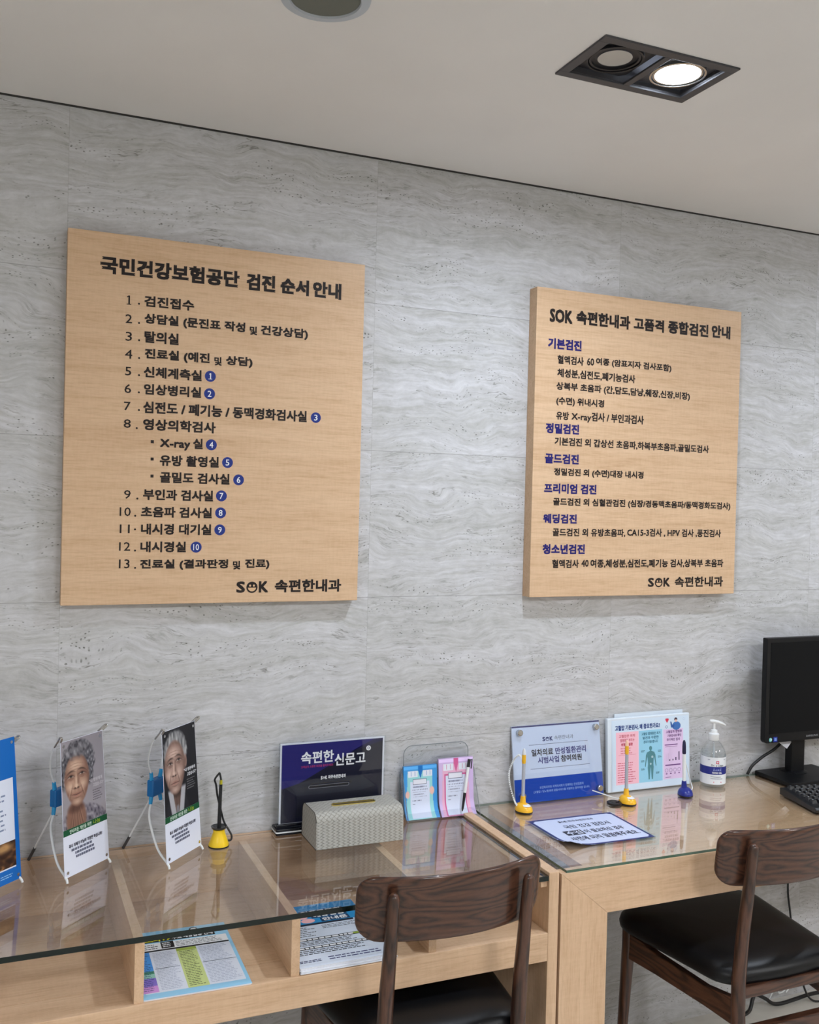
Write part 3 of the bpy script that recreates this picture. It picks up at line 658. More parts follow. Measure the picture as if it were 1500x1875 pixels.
# ================================================================== DESKTOP X BANNERS
def x_banner(label, mx, my, ang, photo, prints, bw=0.070, H=0.2875, face=(226, 230, 244)):
    t = thing('desktop_banner', label, 'banner', (mx, my, ZL), ang, 'small X stand banners on the shelf desk')
    y0, y1, z0 = 0.006, 0.030, 0.011
    L = math.hypot(y1-y0, H); v = Vector((0, (y1-y0)/L, H/L))
    fr = Frame((0, y0, z0), (1, 0, 0), v)
    w0, w1 = bw, bw*0.94
    b = MB(); n = fr.n*0.0004
    pts = [fr.pt(-w0, 0), fr.pt(w0, 0), fr.pt(w1, L), fr.pt(-w1, L)]
    b.rings([[p_-n for p_ in pts], [p_+n for p_ in pts]])
    bs = b.build('banner_sheet', mat('banner_sheet_%d' % face[0], rgb(*face), 0.4, 0, 0.35), t)
    tp = lambda h: 1-0.06*h/L
    photo(bs, fr, w0, L, tp); prints(bs, fr, w0, L, tp)
    for sx in (-1, 1):
        for h in (0.010, L-0.010):
            c = fr.pt(sx*(w0*tp(h)-0.009), h, 0.0008)
            MB().tube([c, c+fr.n*0.0012], 0.0034, 14).build('eyelet', M_CHROME, bs)
    hub = Vector((0, 0.088, 0.158))
    hb = MB().box(-0.022, 0.022, hub.y-0.009, hub.y+0.009, hub.z-0.0195, hub.z+0.0195).build('hub', M_BLUEPL, t, bevel=0.003)
    for sx in (-1, 1):
        k = Vector((sx*0.016, hub.y, hub.z))
        for sz in (-1, 1):
            MB().tube([k+Vector((0, 0, sz*0.017)), k+Vector((sx*0.004, -0.001, sz*0.036))], [0.0052, 0.0042], 10).build('socket', M_CYANP, hb, smooth=True)
        low = bez([k+Vector((sx*0.002, -0.001, -0.03)), (sx*0.036, 0.078, 0.095), (sx*0.058, 0.040, 0.04), (sx*0.066, 0.006, 0.012), (sx*0.068, 0.0, 0.002)])
        MB().tube(low, 0.0026, 8).build('rod', M_WHITE, t, smooth=True)
        top = bez([k+Vector((sx*0.002, -0.001, 0.03)), (sx*0.030, 0.088, 0.225), (sx*0.052, 0.064, 0.272), (sx*0.063, 0.040, 0.296)])
        rd_ = MB().tube(top, 0.0018, 8).build('rod', M_WHITE, t, smooth=True)
        hk = bez([(sx*0.058, 0.052, 0.285), (sx*0.066, 0.036, 0.300), (sx*0.071, 0.026, 0.3105), (sx*0.071, 0.020, 0.310), (sx*0.066, 0.028, 0.300)])
        MB().tube(hk, 0.0021, 8).build('hook', M_STEEL, rd_, smooth=True)
    bl = MB().tube([(0, 0.093, 0.142), (0, 0.160, 0.026)], 0.0023, 8).build('back_leg', M_WHITE, t, smooth=True)
    MB().tube([(0, 0.157, 0.031), (0, 0.1745, 0.0015)], 0.0034, 10).build('leg_tip', M_FRAME, bl, smooth=True)
    return t

def blob(U, V, cu, cv, ru, rv, soft=0.35):
    d = np.sqrt(((U-cu)/ru)**2 + ((V-cv)/rv)**2)
    return np.clip((1+soft-d)/(2*soft)+0.0, 0, 1)
def over(img, a, c): return img*(1-a[:, None]) + np.array(c, float)[None, :]*a[:, None]
def wiggle(U, V, fu, fv, seed=0):
    r = np.random.RandomState(seed); s = np.zeros_like(U)
    for k in range(14):
        a, b, c = r.uniform(-fu, fu), r.uniform(-fv, fv), r.uniform(0, 6.28)
        s += np.sin(a*U+b*V+c)
    return s/5.0
def arc(U, V, cu, cv, hw, th, bend, soft=0.6, tilt=0.0):
    """a soft curved stroke; bend > 0 lifts its middle"""
    x = (U-cu)/hw
    return blob(U, V - bend*(x*x) - tilt*x, cu, cv, hw, th, soft)
def face(U, V, img, cu, cv, ru, rv, skin, sh, lt, eye_l, eye_r, nose, mouth, smile=0.0, turn=0.0):
    """soft inked portrait: head oval, brows, eyes with lids and pouches, nose, mouth and creases"""
    dk = tuple(0.45*k for k in sh)
    jaw = 1.0 - 0.16*np.clip((V-cv)/rv, 0, 1)
    d = np.sqrt(((U-cu)/(ru*jaw))**2 + ((V-cv)/rv)**2)
    fm = np.clip((1.06-d)/0.12, 0, 1)
    img = over(img, fm, skin)
    img = over(img, fm*np.clip((d-0.62)/0.45, 0, 1)*0.75, sh)
    img = over(img, fm*np.clip((U-cu-turn)/ru*0.9, 0, 1)*0.35, sh)
    n3 = wiggle(U, V, 70, 70, 31)*0.5
    img = over(img, fm*np.clip(n3, 0, 1)*0.16, sh); img = over(img, fm*np.clip(-n3, 0, 1)*0.14, lt)
    img = over(img, fm*blob(U, V, cu-0.03, cv-rv*0.55, ru*0.5, rv*0.2, 0.8)*0.7, lt)
    for k, w in ((-0.145, 0.085), (0.15, 0.085)):
        img = over(img, fm*blob(U, V, nose[0]+k, nose[1]-0.015, w, 0.045, 0.8)*0.65, lt)
    img = over(img, fm*blob(U, V, mouth[0], mouth[1]+0.085, 0.10, 0.028, 0.8)*0.6, lt)
    for q in range(3): img = over(img, fm*arc(U, V, cu-0.02, cv-rv*(0.40+0.11*q), ru*0.5, 0.0032, 0.012, 0.9)*0.45, sh)
    for e, g in ((eye_l, -1), (eye_r, 1)):
        img = over(img, blob(U, V, e[0], e[1]-0.012, 0.092, 0.042, 0.7)*0.42, sh)
        img = over(img, arc(U, V, e[0], e[1]-0.055, 0.080, 0.0095, 0.014, 0.7, g*0.010)*0.7, dk)
        img = over(img, arc(U, V, e[0], e[1]-0.018, 0.080, 0.0045, 0.016, 0.8)*0.7, sh)
        img = over(img, arc(U, V, e[0], e[1]+0.001, 0.064, 0.0085, 0.012, 0.5)*0.9, (196, 184, 174))
        img = over(img, blob(U, V, e[0]+0.006, e[1]-0.001, 0.026, 0.0125, 0.4), (30, 24, 24))
        img = over(img, blob(U, V, e[0]+0.014, e[1]-0.005, 0.006, 0.003, 0.5)*0.9, (236, 236, 240))
        img = over(img, arc(U, V, e[0], e[1]-0.007, 0.076, 0.0048, 0.014, 0.5), (36, 26, 24))
        img = over(img, arc(U, V, e[0], e[1]+0.026, 0.066, 0.0042, -0.014, 0.8)*0.6, sh)
        img = over(img, arc(U, V, e[0], e[1]+0.044, 0.074, 0.0038, -0.020, 0.8)*0.5, sh)
        for q in (-1, 0, 1): img = over(img, fm*arc(U, V, e[0]+g*0.115, e[1]+0.004+q*0.018, 0.034, 0.003, 0, 0.8, g*q*0.012)*0.5, sh)
    img = over(img, blob(U, V, nose[0]+0.045, nose[1]-0.055, 0.022, 0.075, 0.8)*0.5, sh)
    img = over(img, blob(U, V, nose[0]-0.005, nose[1]-0.06, 0.020, 0.075, 0.8)*0.75, lt)
    img = over(img, blob(U, V, nose[0], nose[1]-0.006, 0.048, 0.024, 0.5)*0.7, lt)
    for k in (-1, 1): img = over(img, blob(U, V, nose[0]+k*0.058, nose[1]+0.002, 0.026, 0.018, 0.6)*0.6, skin)
    img = over(img, arc(U, V, nose[0], nose[1]+0.022, 0.085, 0.0075, -0.010, 0.7)*0.7, sh)
    for k in (-1, 1): img = over(img, blob(U, V, nose[0]+k*0.034, nose[1]+0.014, 0.018, 0.0075, 0.5)*0.95, (40, 28, 26))
    for k in (-1, 1):
        lean = 0.55*np.clip(V-nose[1]+0.03, 0, 0.2)
        img = over(img, blob(U-k*lean, V, nose[0]+k*0.085, nose[1]+0.045, 0.011, 0.062, 0.8)*0.6, sh)
        img = over(img, blob(U-k*lean, V, nose[0]+k*0.108, nose[1]+0.045, 0.014, 0.055, 0.8)*0.35, lt)
    img = over(img, arc(U, V, mouth[0], mouth[1]-0.012, 0.10, 0.0085, 0.006+smile, 0.6)*0.6, (146, 96, 86))
    img = over(img, arc(U, V, mouth[0], mouth[1], 0.125, 0.0050, smile, 0.5)*0.95, (56, 34, 32))
    img = over(img, arc(U, V, mouth[0], mouth[1]+0.015, 0.085, 0.0105, smile*0.6-0.006, 0.6)*0.65, (164, 114, 102))
    img = over(img, arc(U, V, mouth[0], mouth[1]+0.040, 0.075, 0.006, -0.008, 0.7)*0.55, sh)
    return img
def woman(U, V):
    img = np.zeros((len(U), 3)) + np.array([150, 144, 150]); img += (30*(V-0.5)*(U))[:, None]
    w = wiggle(U, V, 60, 90, 3)
    body = blob(U, V, 0.42, 1.13, 0.62, 0.34, 0.06)
    img = over(img, body, (124, 118, 128))
    img = over(img, np.clip(body*np.clip(wiggle(U, V, 90, 70, 17)*1.4, 0, 1), 0, 1)*0.75, (58, 54, 66))
    img = over(img, np.clip(body*np.clip(wiggle(U, V, 100, 110, 19), 0, 1), 0, 1)*0.55, (186, 182, 188))
    img = over(img, blob(U, V, 0.30, 0.92, 0.225, 0.22, 0.12), (134, 98, 82))
    img = over(img, blob(U, V, 0.30, 0.79, 0.15, 0.05, 0.5)*0.7, (70, 46, 40))
    for k in range(6):
        img = over(img, blob(U-0.16*(k-2.5)*(V-0.9), V, 0.20+0.042*k, 0.91, 0.009, 0.12+0.02*(k % 2), 0.8)*(0.35+0.2*(k % 2)), (74, 48, 40))
        img = over(img, blob(U-0.16*(k-2.5)*(V-0.9), V, 0.222+0.042*k, 0.90, 0.009, 0.10, 0.8)*0.35, (188, 152, 130))
    hr = np.clip(blob(U+0.02*w, V+0.012*w, 0.39, 0.27, 0.385, 0.255, 0.06) + blob(U+0.015*w, V, 0.62, 0.38, 0.12, 0.19, 0.12) + blob(U+0.015*w, V, 0.05, 0.37, 0.08, 0.19, 0.15), 0, 1)
    img = over(img, hr, (92, 90, 96))
    img = over(img, hr*np.clip(wiggle(U, V, 95, 120, 5), 0, 1), (166, 164, 168)); img = over(img, hr*np.clip(wiggle(U, V, 95, 120, 9), 0, 1)*0.9, (34, 33, 40))
    img = face(U, V, img, 0.345, 0.470, 0.285, 0.300, (172, 134, 114), (100, 68, 58), (220, 190, 166), (0.205, 0.418), (0.465, 0.412), (0.33, 0.550), (0.33, 0.640), -0.012)
    fr_ = np.clip(blob(U+0.03*w, V+0.02*w, 0.37, 0.135, 0.30, 0.085, 0.25), 0, 1)*0.9
    img = over(img, fr_, (110, 107, 112)); img = over(img, fr_*np.clip(wiggle(U, V, 110, 90, 15), 0, 1), (58, 56, 62)); img = over(img, fr_*np.clip(wiggle(U, V, 100, 80, 25), 0, 1)*0.7, (170, 168, 172))
    return img
def man(U, V):
    img = np.zeros((len(U), 3)) + np.array([26, 26, 31]); w = wiggle(U, V, 60, 90, 4)
    img = over(img, blob(U, V, 0.36, 1.16, 0.40, 0.40, 0.05)*0.9, (38, 38, 44))
    img = over(img, blob(U, V, 0.36, 0.86, 0.20, 0.17, 0.12), (104, 82, 74))
    img = over(img, blob(U, V, 0.37, 0.76, 0.22, 0.05, 0.5)*0.8, (52, 38, 34))
    for k in range(3): img = over(img, blob(U, V, 0.28+0.07*k, 0.88, 0.010, 0.10, 0.8)*0.5, (60, 44, 38))
    for c, k in ((0.17, 1), (0.57, -1)):                      # shirt collar, two leaning strips
        x = U - (c + k*0.30*np.clip(V-0.70, 0, 0.3))
        img = over(img, np.clip((0.075-np.abs(x))/0.02, 0, 1)*np.clip((V-0.69)/0.04, 0, 1)*0.95, (176, 176, 182))
    img = over(img, np.clip((0.045+0.10*np.clip(V-0.93, 0, 1)-np.abs(U-0.37))/0.02, 0, 1)*np.clip((V-0.90)/0.03, 0, 1)*0.9, (128, 128, 134))
    hr = np.clip(blob(U+0.015*w, V+0.008*w, 0.37, 0.27, 0.345, 0.245, 0.08), 0, 1)
    img = over(img, hr, (132, 132, 134))
    img = over(img, hr*np.clip(wiggle(U, V, 70, 40, 6), 0, 1)*0.9, (182, 182, 182)); img = over(img, hr*np.clip(wiggle(U, V, 80, 45, 8), 0, 1)*0.8, (76, 76, 80))
    img = over(img, blob(U, V, 0.655, 0.43, 0.042, 0.075, 0.25), (158, 126, 114)); img = over(img, blob(U, V, 0.655, 0.43, 0.02, 0.05, 0.5)*0.6, (92, 68, 60))
    img = face(U, V, img, 0.335, 0.460, 0.305, 0.315, (166, 136, 124), (92, 68, 60), (214, 186, 172), (0.205, 0.398), (0.455, 0.382), (0.305, 0.540), (0.325, 0.640), 0.004)
    return img
def banner_text(t, fr, w0, L, tp, quote_dark):
    p = Print(fr, 0.0008)
    g0, g1 = L*0.303, L*0.349
    GREEN = ink(24, 84, 52)
    p.poly([(-w0*tp(g0), g0), (w0*tp(g0), g0), (w0*tp(g1), g1), (-w0*tp(g1), g1)], GREEN)
    p.text('안타까운 개인을 위한', -0.050, 0.018, g0+0.0022, g1-0.0024, ink(206, 226, 210), 1, 0.02)
    p.text('나눔', 0.023, 0.046, g0+0.002, g1-0.002, ink(150, 172, 40), 1, 0.02)
    k = ink(44, 46, 66); k2 = ink(104, 108, 128)
    p.text('혹시 치매가 아닐까 걱정만 하십니까?', -0.054, 0.050, L*0.205, L*0.234, k, 1, 0.03)
    for a, b, y in ((-0.047, 0.040, 0.176), (-0.036, 0.030, 0.147), (-0.034, 0.030, 0.118)):
        p.lines(a, b, L*y, L*(y+0.021), 1, k2, 1, 0.85, int(y*1000), 9)
    qc = INK_WHITE if quote_dark else ink(196, 190, 196)
    q0 = 0.018 if quote_dark else 0.022
    p.text('“내 병원에게', q0-0.006, 0.058, L*0.632, L*0.660, qc, 1, 0.02)
    p.text('고맙습니다”', q0+0.006, 0.062, L*0.592, L*0.620, qc, 1, 0.02)
    p.lines(q0+0.004, 0.058, L*0.485, L*0.575, 5, ink(112, 112, 116) if quote_dark else ink(104, 96, 104), 1, 0.35, 5, 6)
    p.build('printed_text', t)
def portrait(fn):
    def go(t, fr, w0, L, tp):
        paint_sheet('portrait_print', fr, -w0+0.0008, w0-0.0008, L*0.349, L-0.0006, 84, 120, fn, t, 0.0006, tp)
    return go
ANG = math.atan2(0.696, 0.718)
x_banner('small X stand banner with a grey portrait of a curly haired older woman', 0.197, -0.1485, ANG, portrait(woman), lambda *a: banner_text(*a, False))
x_banner('small X stand banner with a dark portrait of an older man', 0.410, -0.136, math.atan2(0.728, 0.685), portrait(man), lambda *a: banner_text(*a, True), bw=0.070, H=0.292)
def blue_photo(t, fr, w0, L, tp):
    def fn(U, V):
        a = wiggle(U, V, 26, 20, 12); b = wiggle(U, V, 40, 34, 21)
        img = np.zeros((len(U), 3)) + np.array([64, 40, 28]); img = over(img, np.clip(a, 0, 1), (176, 122, 74)); img = over(img, np.clip(b, 0, 1)*0.8, (30, 20, 18))
        return over(img, blob(U, V, 0.72, 0.2, 0.2, 0.16, 0.5)*0.8, (206, 160, 104))
    paint_sheet('photo_print', fr, -w0+0.010, w0-0.012, L*0.105, L*0.285, 48, 40, fn, t, 0.0009, tp)
def blue_prints(t, fr, w0, L, tp):
    p = Print(fr, 0.0006)
    p.rect(-w0+0.010, L*0.095, w0-0.013, L*0.72, ink(222, 228, 244))
    p.lines(-w0+0.02, w0-0.03, L*0.36, L*0.66, 9, ink(128, 140, 170), 1, 0.35, 3, 6)
    p.lines(-w0+0.012, w0-0.018, L*0.035, L*0.065, 2, ink(150, 200, 240), 1, 0.4, 6, 10)
    p.build('printed_text', t)
x_banner('small bright blue X stand banner cut off by the edge of the photo', 0.0115, -0.2045, ANG, blue_photo, blue_prints, bw=0.070, H=0.300, face=(14, 104, 190))

# ================================================================== THINGS ON THE SHELF DESK
# yellow cone pen stand
t = thing('pen_stand', 'yellow cone pen stand with black corded pen on the shelf desk', 'pen stand', (0.497, -0.072, ZL), 0, 'counter pens on stands')
MB().lathe([(0.0248, 0.0), (0.0252, 0.0025), (0.0235, 0.0035)], 36).build('foot_ring', M_BLACK, t, smooth=True)
MB().lathe([(0.0240, 0.0032), (0.0238, 0.0060), (0.0205, 0.0150), (0.0162, 0.0270), (0.0135, 0.0360), (0.0142, 0.0400), (0.0120, 0.0410)], 40).build('cone', M_YELL, t, smooth=50)
MB().lathe([(0.0120, 0.0400), (0.0178, 0.0440), (0.0192, 0.0480), (0.0180, 0.0482), (0.0110, 0.0440), (0.001, 0.043)], 36).build('collar', mat('smoked_plastic', rgb(52, 54, 56), 0.25), t, smooth=True)
pn = MB().tube([(0, 0, 0.041), (0.0008, 0, 0.10), (0.0022, 0, 0.148)], [0.0048, 0.0044, 0.0038], 14).build('pen', M_BLACK, t, smooth=True)
MB().tube([(0.0022, 0, 0.148), (0.0025, 0, 0.158)], [0.0038, 0.0034], 12).build('pen_cap', mat('olive_yellow', rgb(176, 168, 30), 0.3), pn, smooth=True)
MB().tube(bez([(0.0025, 0, 0.158), (-0.001, 0, 0.1735), (-0.004, 0, 0.1725), (-0.0125, 0.001, 0.160), (-0.0085, 0.004, 0.146), (-0.004, 0.007, 0.118), (0.005, 0.008, 0.084), (0.013, 0.008, 0.055), (0.0235, 0.004, 0.036), (0.0305, 0.0, 0.022), (0.0285, -0.002, 0.012), (0.018, -0.002, 0.0115)], 66), 0.0024, 8).build('cord', M_BLACK, t, smooth=True)

# navy sign in a clear holder on a black base
t = thing('table_sign', 'navy sign in clear upright holder on black base behind the tissue box', 'sign', (0.7935, -0.032, ZL))
MB().prism(round_poly([(-0.150, -0.020), (0.150, -0.020), (0.150, 0.028), (-0.150, 0.028)], 0.006, 4), 0.0, 0.0055, 'z').build('base', M_BLACKG, t)
MB().prism(round_poly([(-0.151, -0.021), (0.151, -0.021), (0.151, 0.029), (-0.151, 0.029)], 0.006, 4), 0.0055, 0.0085, 'z').build('white_band', M_WHITE, t)
MB().prism(round_poly([(-0.150, -0.020), (0.150, -0.020), (0.150, 0.028), (-0.150, 0.028)], 0.006, 4), 0.0085, 0.0145, 'z').build('base', M_BLACKG, t, bevel=0.001)
MB().box(-0.147, 0.147, -0.008, 0.008, 0.0145, 0.022).build('clamp_bar', M_BLACKG, t, bevel=0.001)
MB().box(-0.1425, 0.1425, -0.0035, -0.0008, 0.0185, 0.2245).build('clear_cover', M_ACR, t)
MB().box(-0.1425, 0.1425, 0.0012, 0.0036, 0.0185, 0.2245).build('clear_cover', M_ACR, t)
card = MB().box(-0.139, 0.139, -0.0006, 0.0010, 0.0190, 0.2225).build('card', M_PAPER, t)
p = Print(Frame((-0.139, -0.0006, 0.019), (1, 0, 0), (0, 0, 1)), 0.0002)
wS, hS = 0.278, 0.2035
def NV(u, v): return (u*wS, (1-v)*hS)
p.poly([NV(0.016, 0.02), NV(0.984, 0.02), NV(0.984, 0.982), NV(0.016, 0.982)], ink(20, 21, 44))
p.poly([NV(0.016, 0.02), NV(0.90, 0.02), NV(0.16, 0.52), NV(0.016, 0.56)], ink(32, 30, 104), 1)
p.poly([NV(0.90, 0.02), NV(0.984, 0.02), NV(0.984, 0.05), NV(0.66, 0.17)], ink(26, 26, 70), 1)
gB = ink(40, 42, 54)
p.poly([NV(0.05, 0.55), NV(0.28, 0.47), NV(0.78, 0.47), NV(0.92, 0.62), NV(0.78, 0.66), NV(0.16, 0.66)], gB, 2)
p.poly([NV(0.16, 0.66), NV(0.78, 0.66), NV(0.92, 0.62), NV(0.88, 0.84), NV(0.72, 0.92), NV(0.16, 0.92)], ink(27, 28, 42), 2)
slot = round_poly([NV(0.27, 0.585), NV(0.27, 0.545), NV(0.66, 0.545), NV(0.66, 0.585)][::-1], 0.0038, 5)
p.poly(slot, ink(120, 122, 134), 3)
p.poly(round_poly([NV(0.275, 0.579), NV(0.275, 0.551), NV(0.655, 0.551), NV(0.655, 0.579)][::-1], 0.0026, 5), ink(16, 16, 26), 4)
p.text('속편한', wS*0.195, wS*0.505, hS*(1-0.272), hS*(1-0.120), INK_WHITE, 3, 0.026)
p.text('신문고', wS*0.515, wS*0.815, hS*(1-0.325), hS*(1-0.172), INK_WHITE, 3, 0.026)
p.text('고객님의 소중한 의견을 들려주세요!', wS*0.195, wS*0.500, hS*(1-0.322), hS*(1-0.292), ink(160, 52, 110), 3, 0.03)
p.logo(wS*0.385, wS*0.445, hS*(1-0.482), hS*(1-0.438), INK_WHITE, gB, 3)
p.text('파주속편한내과', wS*0.455, wS*0.625, hS*(1-0.482), hS*(1-0.434), INK_WHITE, 3, 0.035)
p.disc(wS*0.843, hS*(1-0.135), 0.0064, INK_WHITE, 3); p.ring(wS*0.843, hS*(1-0.135), 0.002, 0.0032, ink(96, 100, 140), 4)
p.build('printed_lettering', card)

# tissue box with woven leather cover
t = thing('tissue_box', 'grey woven leather tissue box with brass slot before the navy sign', 'tissue box', (0.8185, -0.120, ZL))
ln, dp, hh_ = 0.2245, 0.118, 0.0855
prof = round_poly([(-dp/2, 0), (dp/2, 0), (dp/2-0.004, hh_), (-dp/2+0.004, hh_)], [0.002, 0.002, 0.022, 0.022], 8)
b = MB(); NX = 6
xsb = [-ln/2, -ln/2+0.0015, -ln/4, 0, ln/4, ln/2-0.0015, ln/2]
rs = [[(x, y*(0.985 if abs(x) == ln/2 else 1), z*(0.99 if abs(x) == ln/2 else 1)) for y, z in prof] for x in xsb]
b.rings(rs); o = cover = b.build('cover', M_WEAVE, t, smooth=30)
per = [0.0]
for i in range(1, len(prof)): per.append(per[-1] + (Vector(prof[i])-Vector(prof[i-1])).length)
uvl = o.data.uv_layers.new(name='UVMap'); n_ = len(prof)
for pl in o.data.polygons:
    end = abs(pl.normal.x) > 0.8
    ks = [o.data.loops[li].vertex_index % n_ for li in pl.loop_indices]; wrap = (0 in ks and n_-1 in ks)
    for li in pl.loop_indices:
        vi = o.data.loops[li].vertex_index; k = vi % n_; co = o.data.vertices[vi].co
        s_ = per[k] if not (wrap and k == 0) else per[-1]+dp
        uvl.data[li].uv = (co.y, co.z) if end else (co.x, s_)
sl = round_poly([(-0.057, -0.009), (0.057, -0.009), (0.057, 0.009), (-0.057, 0.009)], 0.0089, 8)
si = round_poly([(-0.0545, -0.0065), (0.0545, -0.0065), (0.0545, 0.0065), (-0.0545, 0.0065)], 0.0064, 8)
yo = -0.002
b = MB(); b.rings([[(x, y+yo, hh_-0.001) for x, y in sl], [(x, y+yo, hh_+0.0024) for x, y in sl], [(x, y+yo, hh_+0.0024) for x, y in si], [(x, y+yo, hh_+0.0003) for x, y in si]], cap0=False, cap1=False)
b.build('slot_rim', M_BRASS, cover)
MB().prism([(x, y+yo) for x, y in si], hh_+0.0001, hh_+0.0004, 'z').build('slot', mat('slot_dark', rgb(48, 40, 20), 0.6), cover)
b = MB(); b.tube([(-ln/2-0.0002, y, z) for y, z in prof if z > 0.001], 0.0008, 6); b.build('seam', mat('seam_dark', rgb(60, 58, 54), 0.7), cover)

# clear leaflet holder with two pads and a pen
t = thing('leaflet_holder', 'clear acrylic leaflet holder with rounded back by the desk end', 'leaflet holder', (1.088, -0.035, ZL))
fr = Frame((0, 0.022, 0.002), (1, 0, 0), Vector((0, 0.03, 1)).normalized())
bp = round_poly([(-0.100, 0.0), (0.112, 0.0), (0.112, 0.115), (0.100, 0.125), (0.100, 0.183), (-0.090, 0.183), (-0.090, 0.128), (-0.102, 0.115)], [0.002, 0.002, 0.004, 0.006, 0.024, 0.024, 0.006, 0.004], 6)
b = MB(); b.rings([[fr.pt(x, z, 0.0) for x, z in bp], [fr.pt(x, z, 0.0025) for x, z in bp]]); b.build('back_plate', M_ACR, t)
e = MB(); e.tube([fr.pt(x, z, 0.00125) for x, z in bp[:]] + [fr.pt(*bp[0], 0.00125)], 0.0011, 6); e.build('cut_edge', M_ACREDGE, t)
MB().box(-0.100, 0.112, -0.034, 0.022, 0.0, 0.0025).build('tray_floor', M_ACR, t)
MB().box(-0.100, 0.112, -0.036, -0.0335, 0.0, 0.024).build('front_lip', M_ACR, t)
for x in (-0.100, 0.1095):
    MB().prism([(-0.036, 0.0), (0.022, 0.0), (0.0255, 0.115), (0.010, 0.118)], x, x+0.0025, 'x').build('side_wall', M_ACR, t)
    e = MB(); e.tube([(x+0.00125, -0.036, 0.001), (x+0.00125, 0.010, 0.118), (x+0.00125, 0.0255, 0.115)], 0.0010, 6); e.build('cut_edge', M_ACREDGE, t)

class BentFrame(Frame):
    """a leaflet that leans back and flares forward at its foot"""
    def __init__(s, x0, y0, z0, lean, flare):
        s.x0, s.y0, s.z0, s.lean, s.flare = x0, y0, z0, lean, flare; s.n = Vector((0, -1, 0))
    def pt(s, a, b, c=0.0):
        k = max(0.0, 0.040-b)/0.040
        return Vector((s.x0+a, s.y0+s.lean*b-s.flare*k*k-c, s.z0+b))
def pad_ink(main, dark, board, hand):
    def fn(U, V):
        img = np.zeros((len(U), 3)) + np.array(main); 
        band = lambda a, b, c, d: ((U > a) & (U < b) & (V > c) & (V < d)).astype(float)
        img = over(img, band(0.0, 1, 0.0, 0.07), [min(255, k+28) for k in main])
        coat = ((U > 0.12-0.05*V) & (U < 0.84+0.05*V) & (V > 0.09)).astype(float); img = over(img, coat, board)
        img = over(img, band(0.13, 0.42, 0.09, 0.22), (222, 228, 240)); img = over(img, band(0.58, 0.86, 0.09, 0.22), (222, 228, 240))
        for u in (0.22, 0.33, 0.68, 0.78): img = over(img, band(u, u+0.014, 0.10, 0.2), dark)
        img = over(img, (np.abs(U-0.5) < 0.07*np.clip((0.25-V)/0.16, 0, 1)).astype(float), dark)
        img = over(img, band(0.16, 0.80, 0.27, 1.0), dark if hand is None else board)
        img = over(img, band(0.19, 0.775, 0.30, 0.985), (214, 222, 242))
        img = over(img, band(0.27, 0.68, 0.255, 0.365), (70, 74, 110)); img = over(img, band(0.285, 0.665, 0.26, 0.352), (226, 228, 240))
        if hand is not None:
            img = over(img, blob(U, V, 0.11, 0.55, 0.06, 0.07, 0.15), hand); img = over(img, blob(U, V, 0.84, 0.50, 0.07, 0.08, 0.15), hand)
        img = over(img, band(0.27, 0.70, 0.395, 0.425)*(np.sin(U*170) > -0.4), (92, 96, 130))
        for q, (a, b) in enumerate(((0.25, 0.72), (0.27, 0.66), (0.27, 0.62), (0.25, 0.70))):
            img = over(img, band(a, b, 0.455+0.045*q, 0.472+0.045*q)*(np.sin(U*(130+17*q)) > 0.1), (120, 124, 152))
        img = over(img, band(0.26, 0.52, 0.665, 0.685)*(np.sin(U*150) > -0.2), (70, 74, 110)); img = over(img, band(0.26, 0.33, 0.73, 0.745), (110, 114, 140))
        img = over(img, band(0.2, 0.77, 0.80, 0.806), (180, 188, 214)); img = over(img, band(0.2, 0.77, 0.88, 0.886), (180, 188, 214))
        return img
    return fn
def pad(label, x0, w, y0, z0, h, lean, flare, main, dark, board, hand):
    t = thing('leaflet_pad', label, 'leaflets', (x0+w/2, y0, z0), 0, 'leaflets in the clear holder')
    fr = BentFrame(-w/2, 0, 0, lean, flare)
    b = MB(); bs = [0, 0.008, 0.016, 0.024, 0.032, 0.04, h]
    b.rings([[fr.pt(0, q, 0), fr.pt(w, q, 0), fr.pt(w, q, -0.007), fr.pt(0, q, -0.007)] for q in bs])
    sh_ = b.build('sheets', mat('sheet_edge_%d' % main[0], rgb(*[min(255, int(k*0.9)) for k in main]), 0.5), t)
    paint_sheet('cover_print', fr, 0.0, w, 0.0, h, 80, 100, pad_ink(main, dark, board, hand), sh_, 0.0004)
pad('blue leaflets with a drawn clipboard standing in the clear holder', 0.990, 0.096, -0.042, 0.7305, 0.132, 0.10, 0.018, (66, 152, 220), (24, 112, 190), (150, 212, 216), (236, 190, 178))
pad('pink leaflets with a drawn clipboard beside the blue ones in the clear holder', 1.0895, 0.102, -0.0465, 0.7305, 0.145, 0.10, 0.018, (206, 182, 226), (206, 96, 150), (226, 176, 204), None)
def stick(t, name, p0, p1, r, m, n=12, **k):
    return MB().tube([Vector(p0), Vector(p1)], r, n).build(name, m, t, smooth=True)
t = thing('ballpoint_pen', 'white and black ballpoint pen leaning on the pink leaflets', 'pen', (1.146, -0.068, 0.742))
a, b_ = Vector((0, 0, 0)), Vector((0.029, 0.024, 0.128)); at = lambda k: a.lerp(b_, k)
MB().tube([at(0), at(0.06), at(0.36)], [0.0012, 0.0030, 0.0040], 12).build('grip', M_BLACK, t, smooth=True)
stick(t, 'barrel', at(0.36), at(0.86), 0.0040, M_WHITE)
stick(t, 'cap', at(0.86), at(1.02), 0.0044, M_BLACK)
MB().tube([at(1.01)+Vector((0.002, -0.004, 0)), at(1.03)+Vector((0.005, -0.006, 0.0)), at(0.84)+Vector((0.006, -0.006, 0))], 0.0016, 8).build('clip', M_BLACK, t, smooth=True)

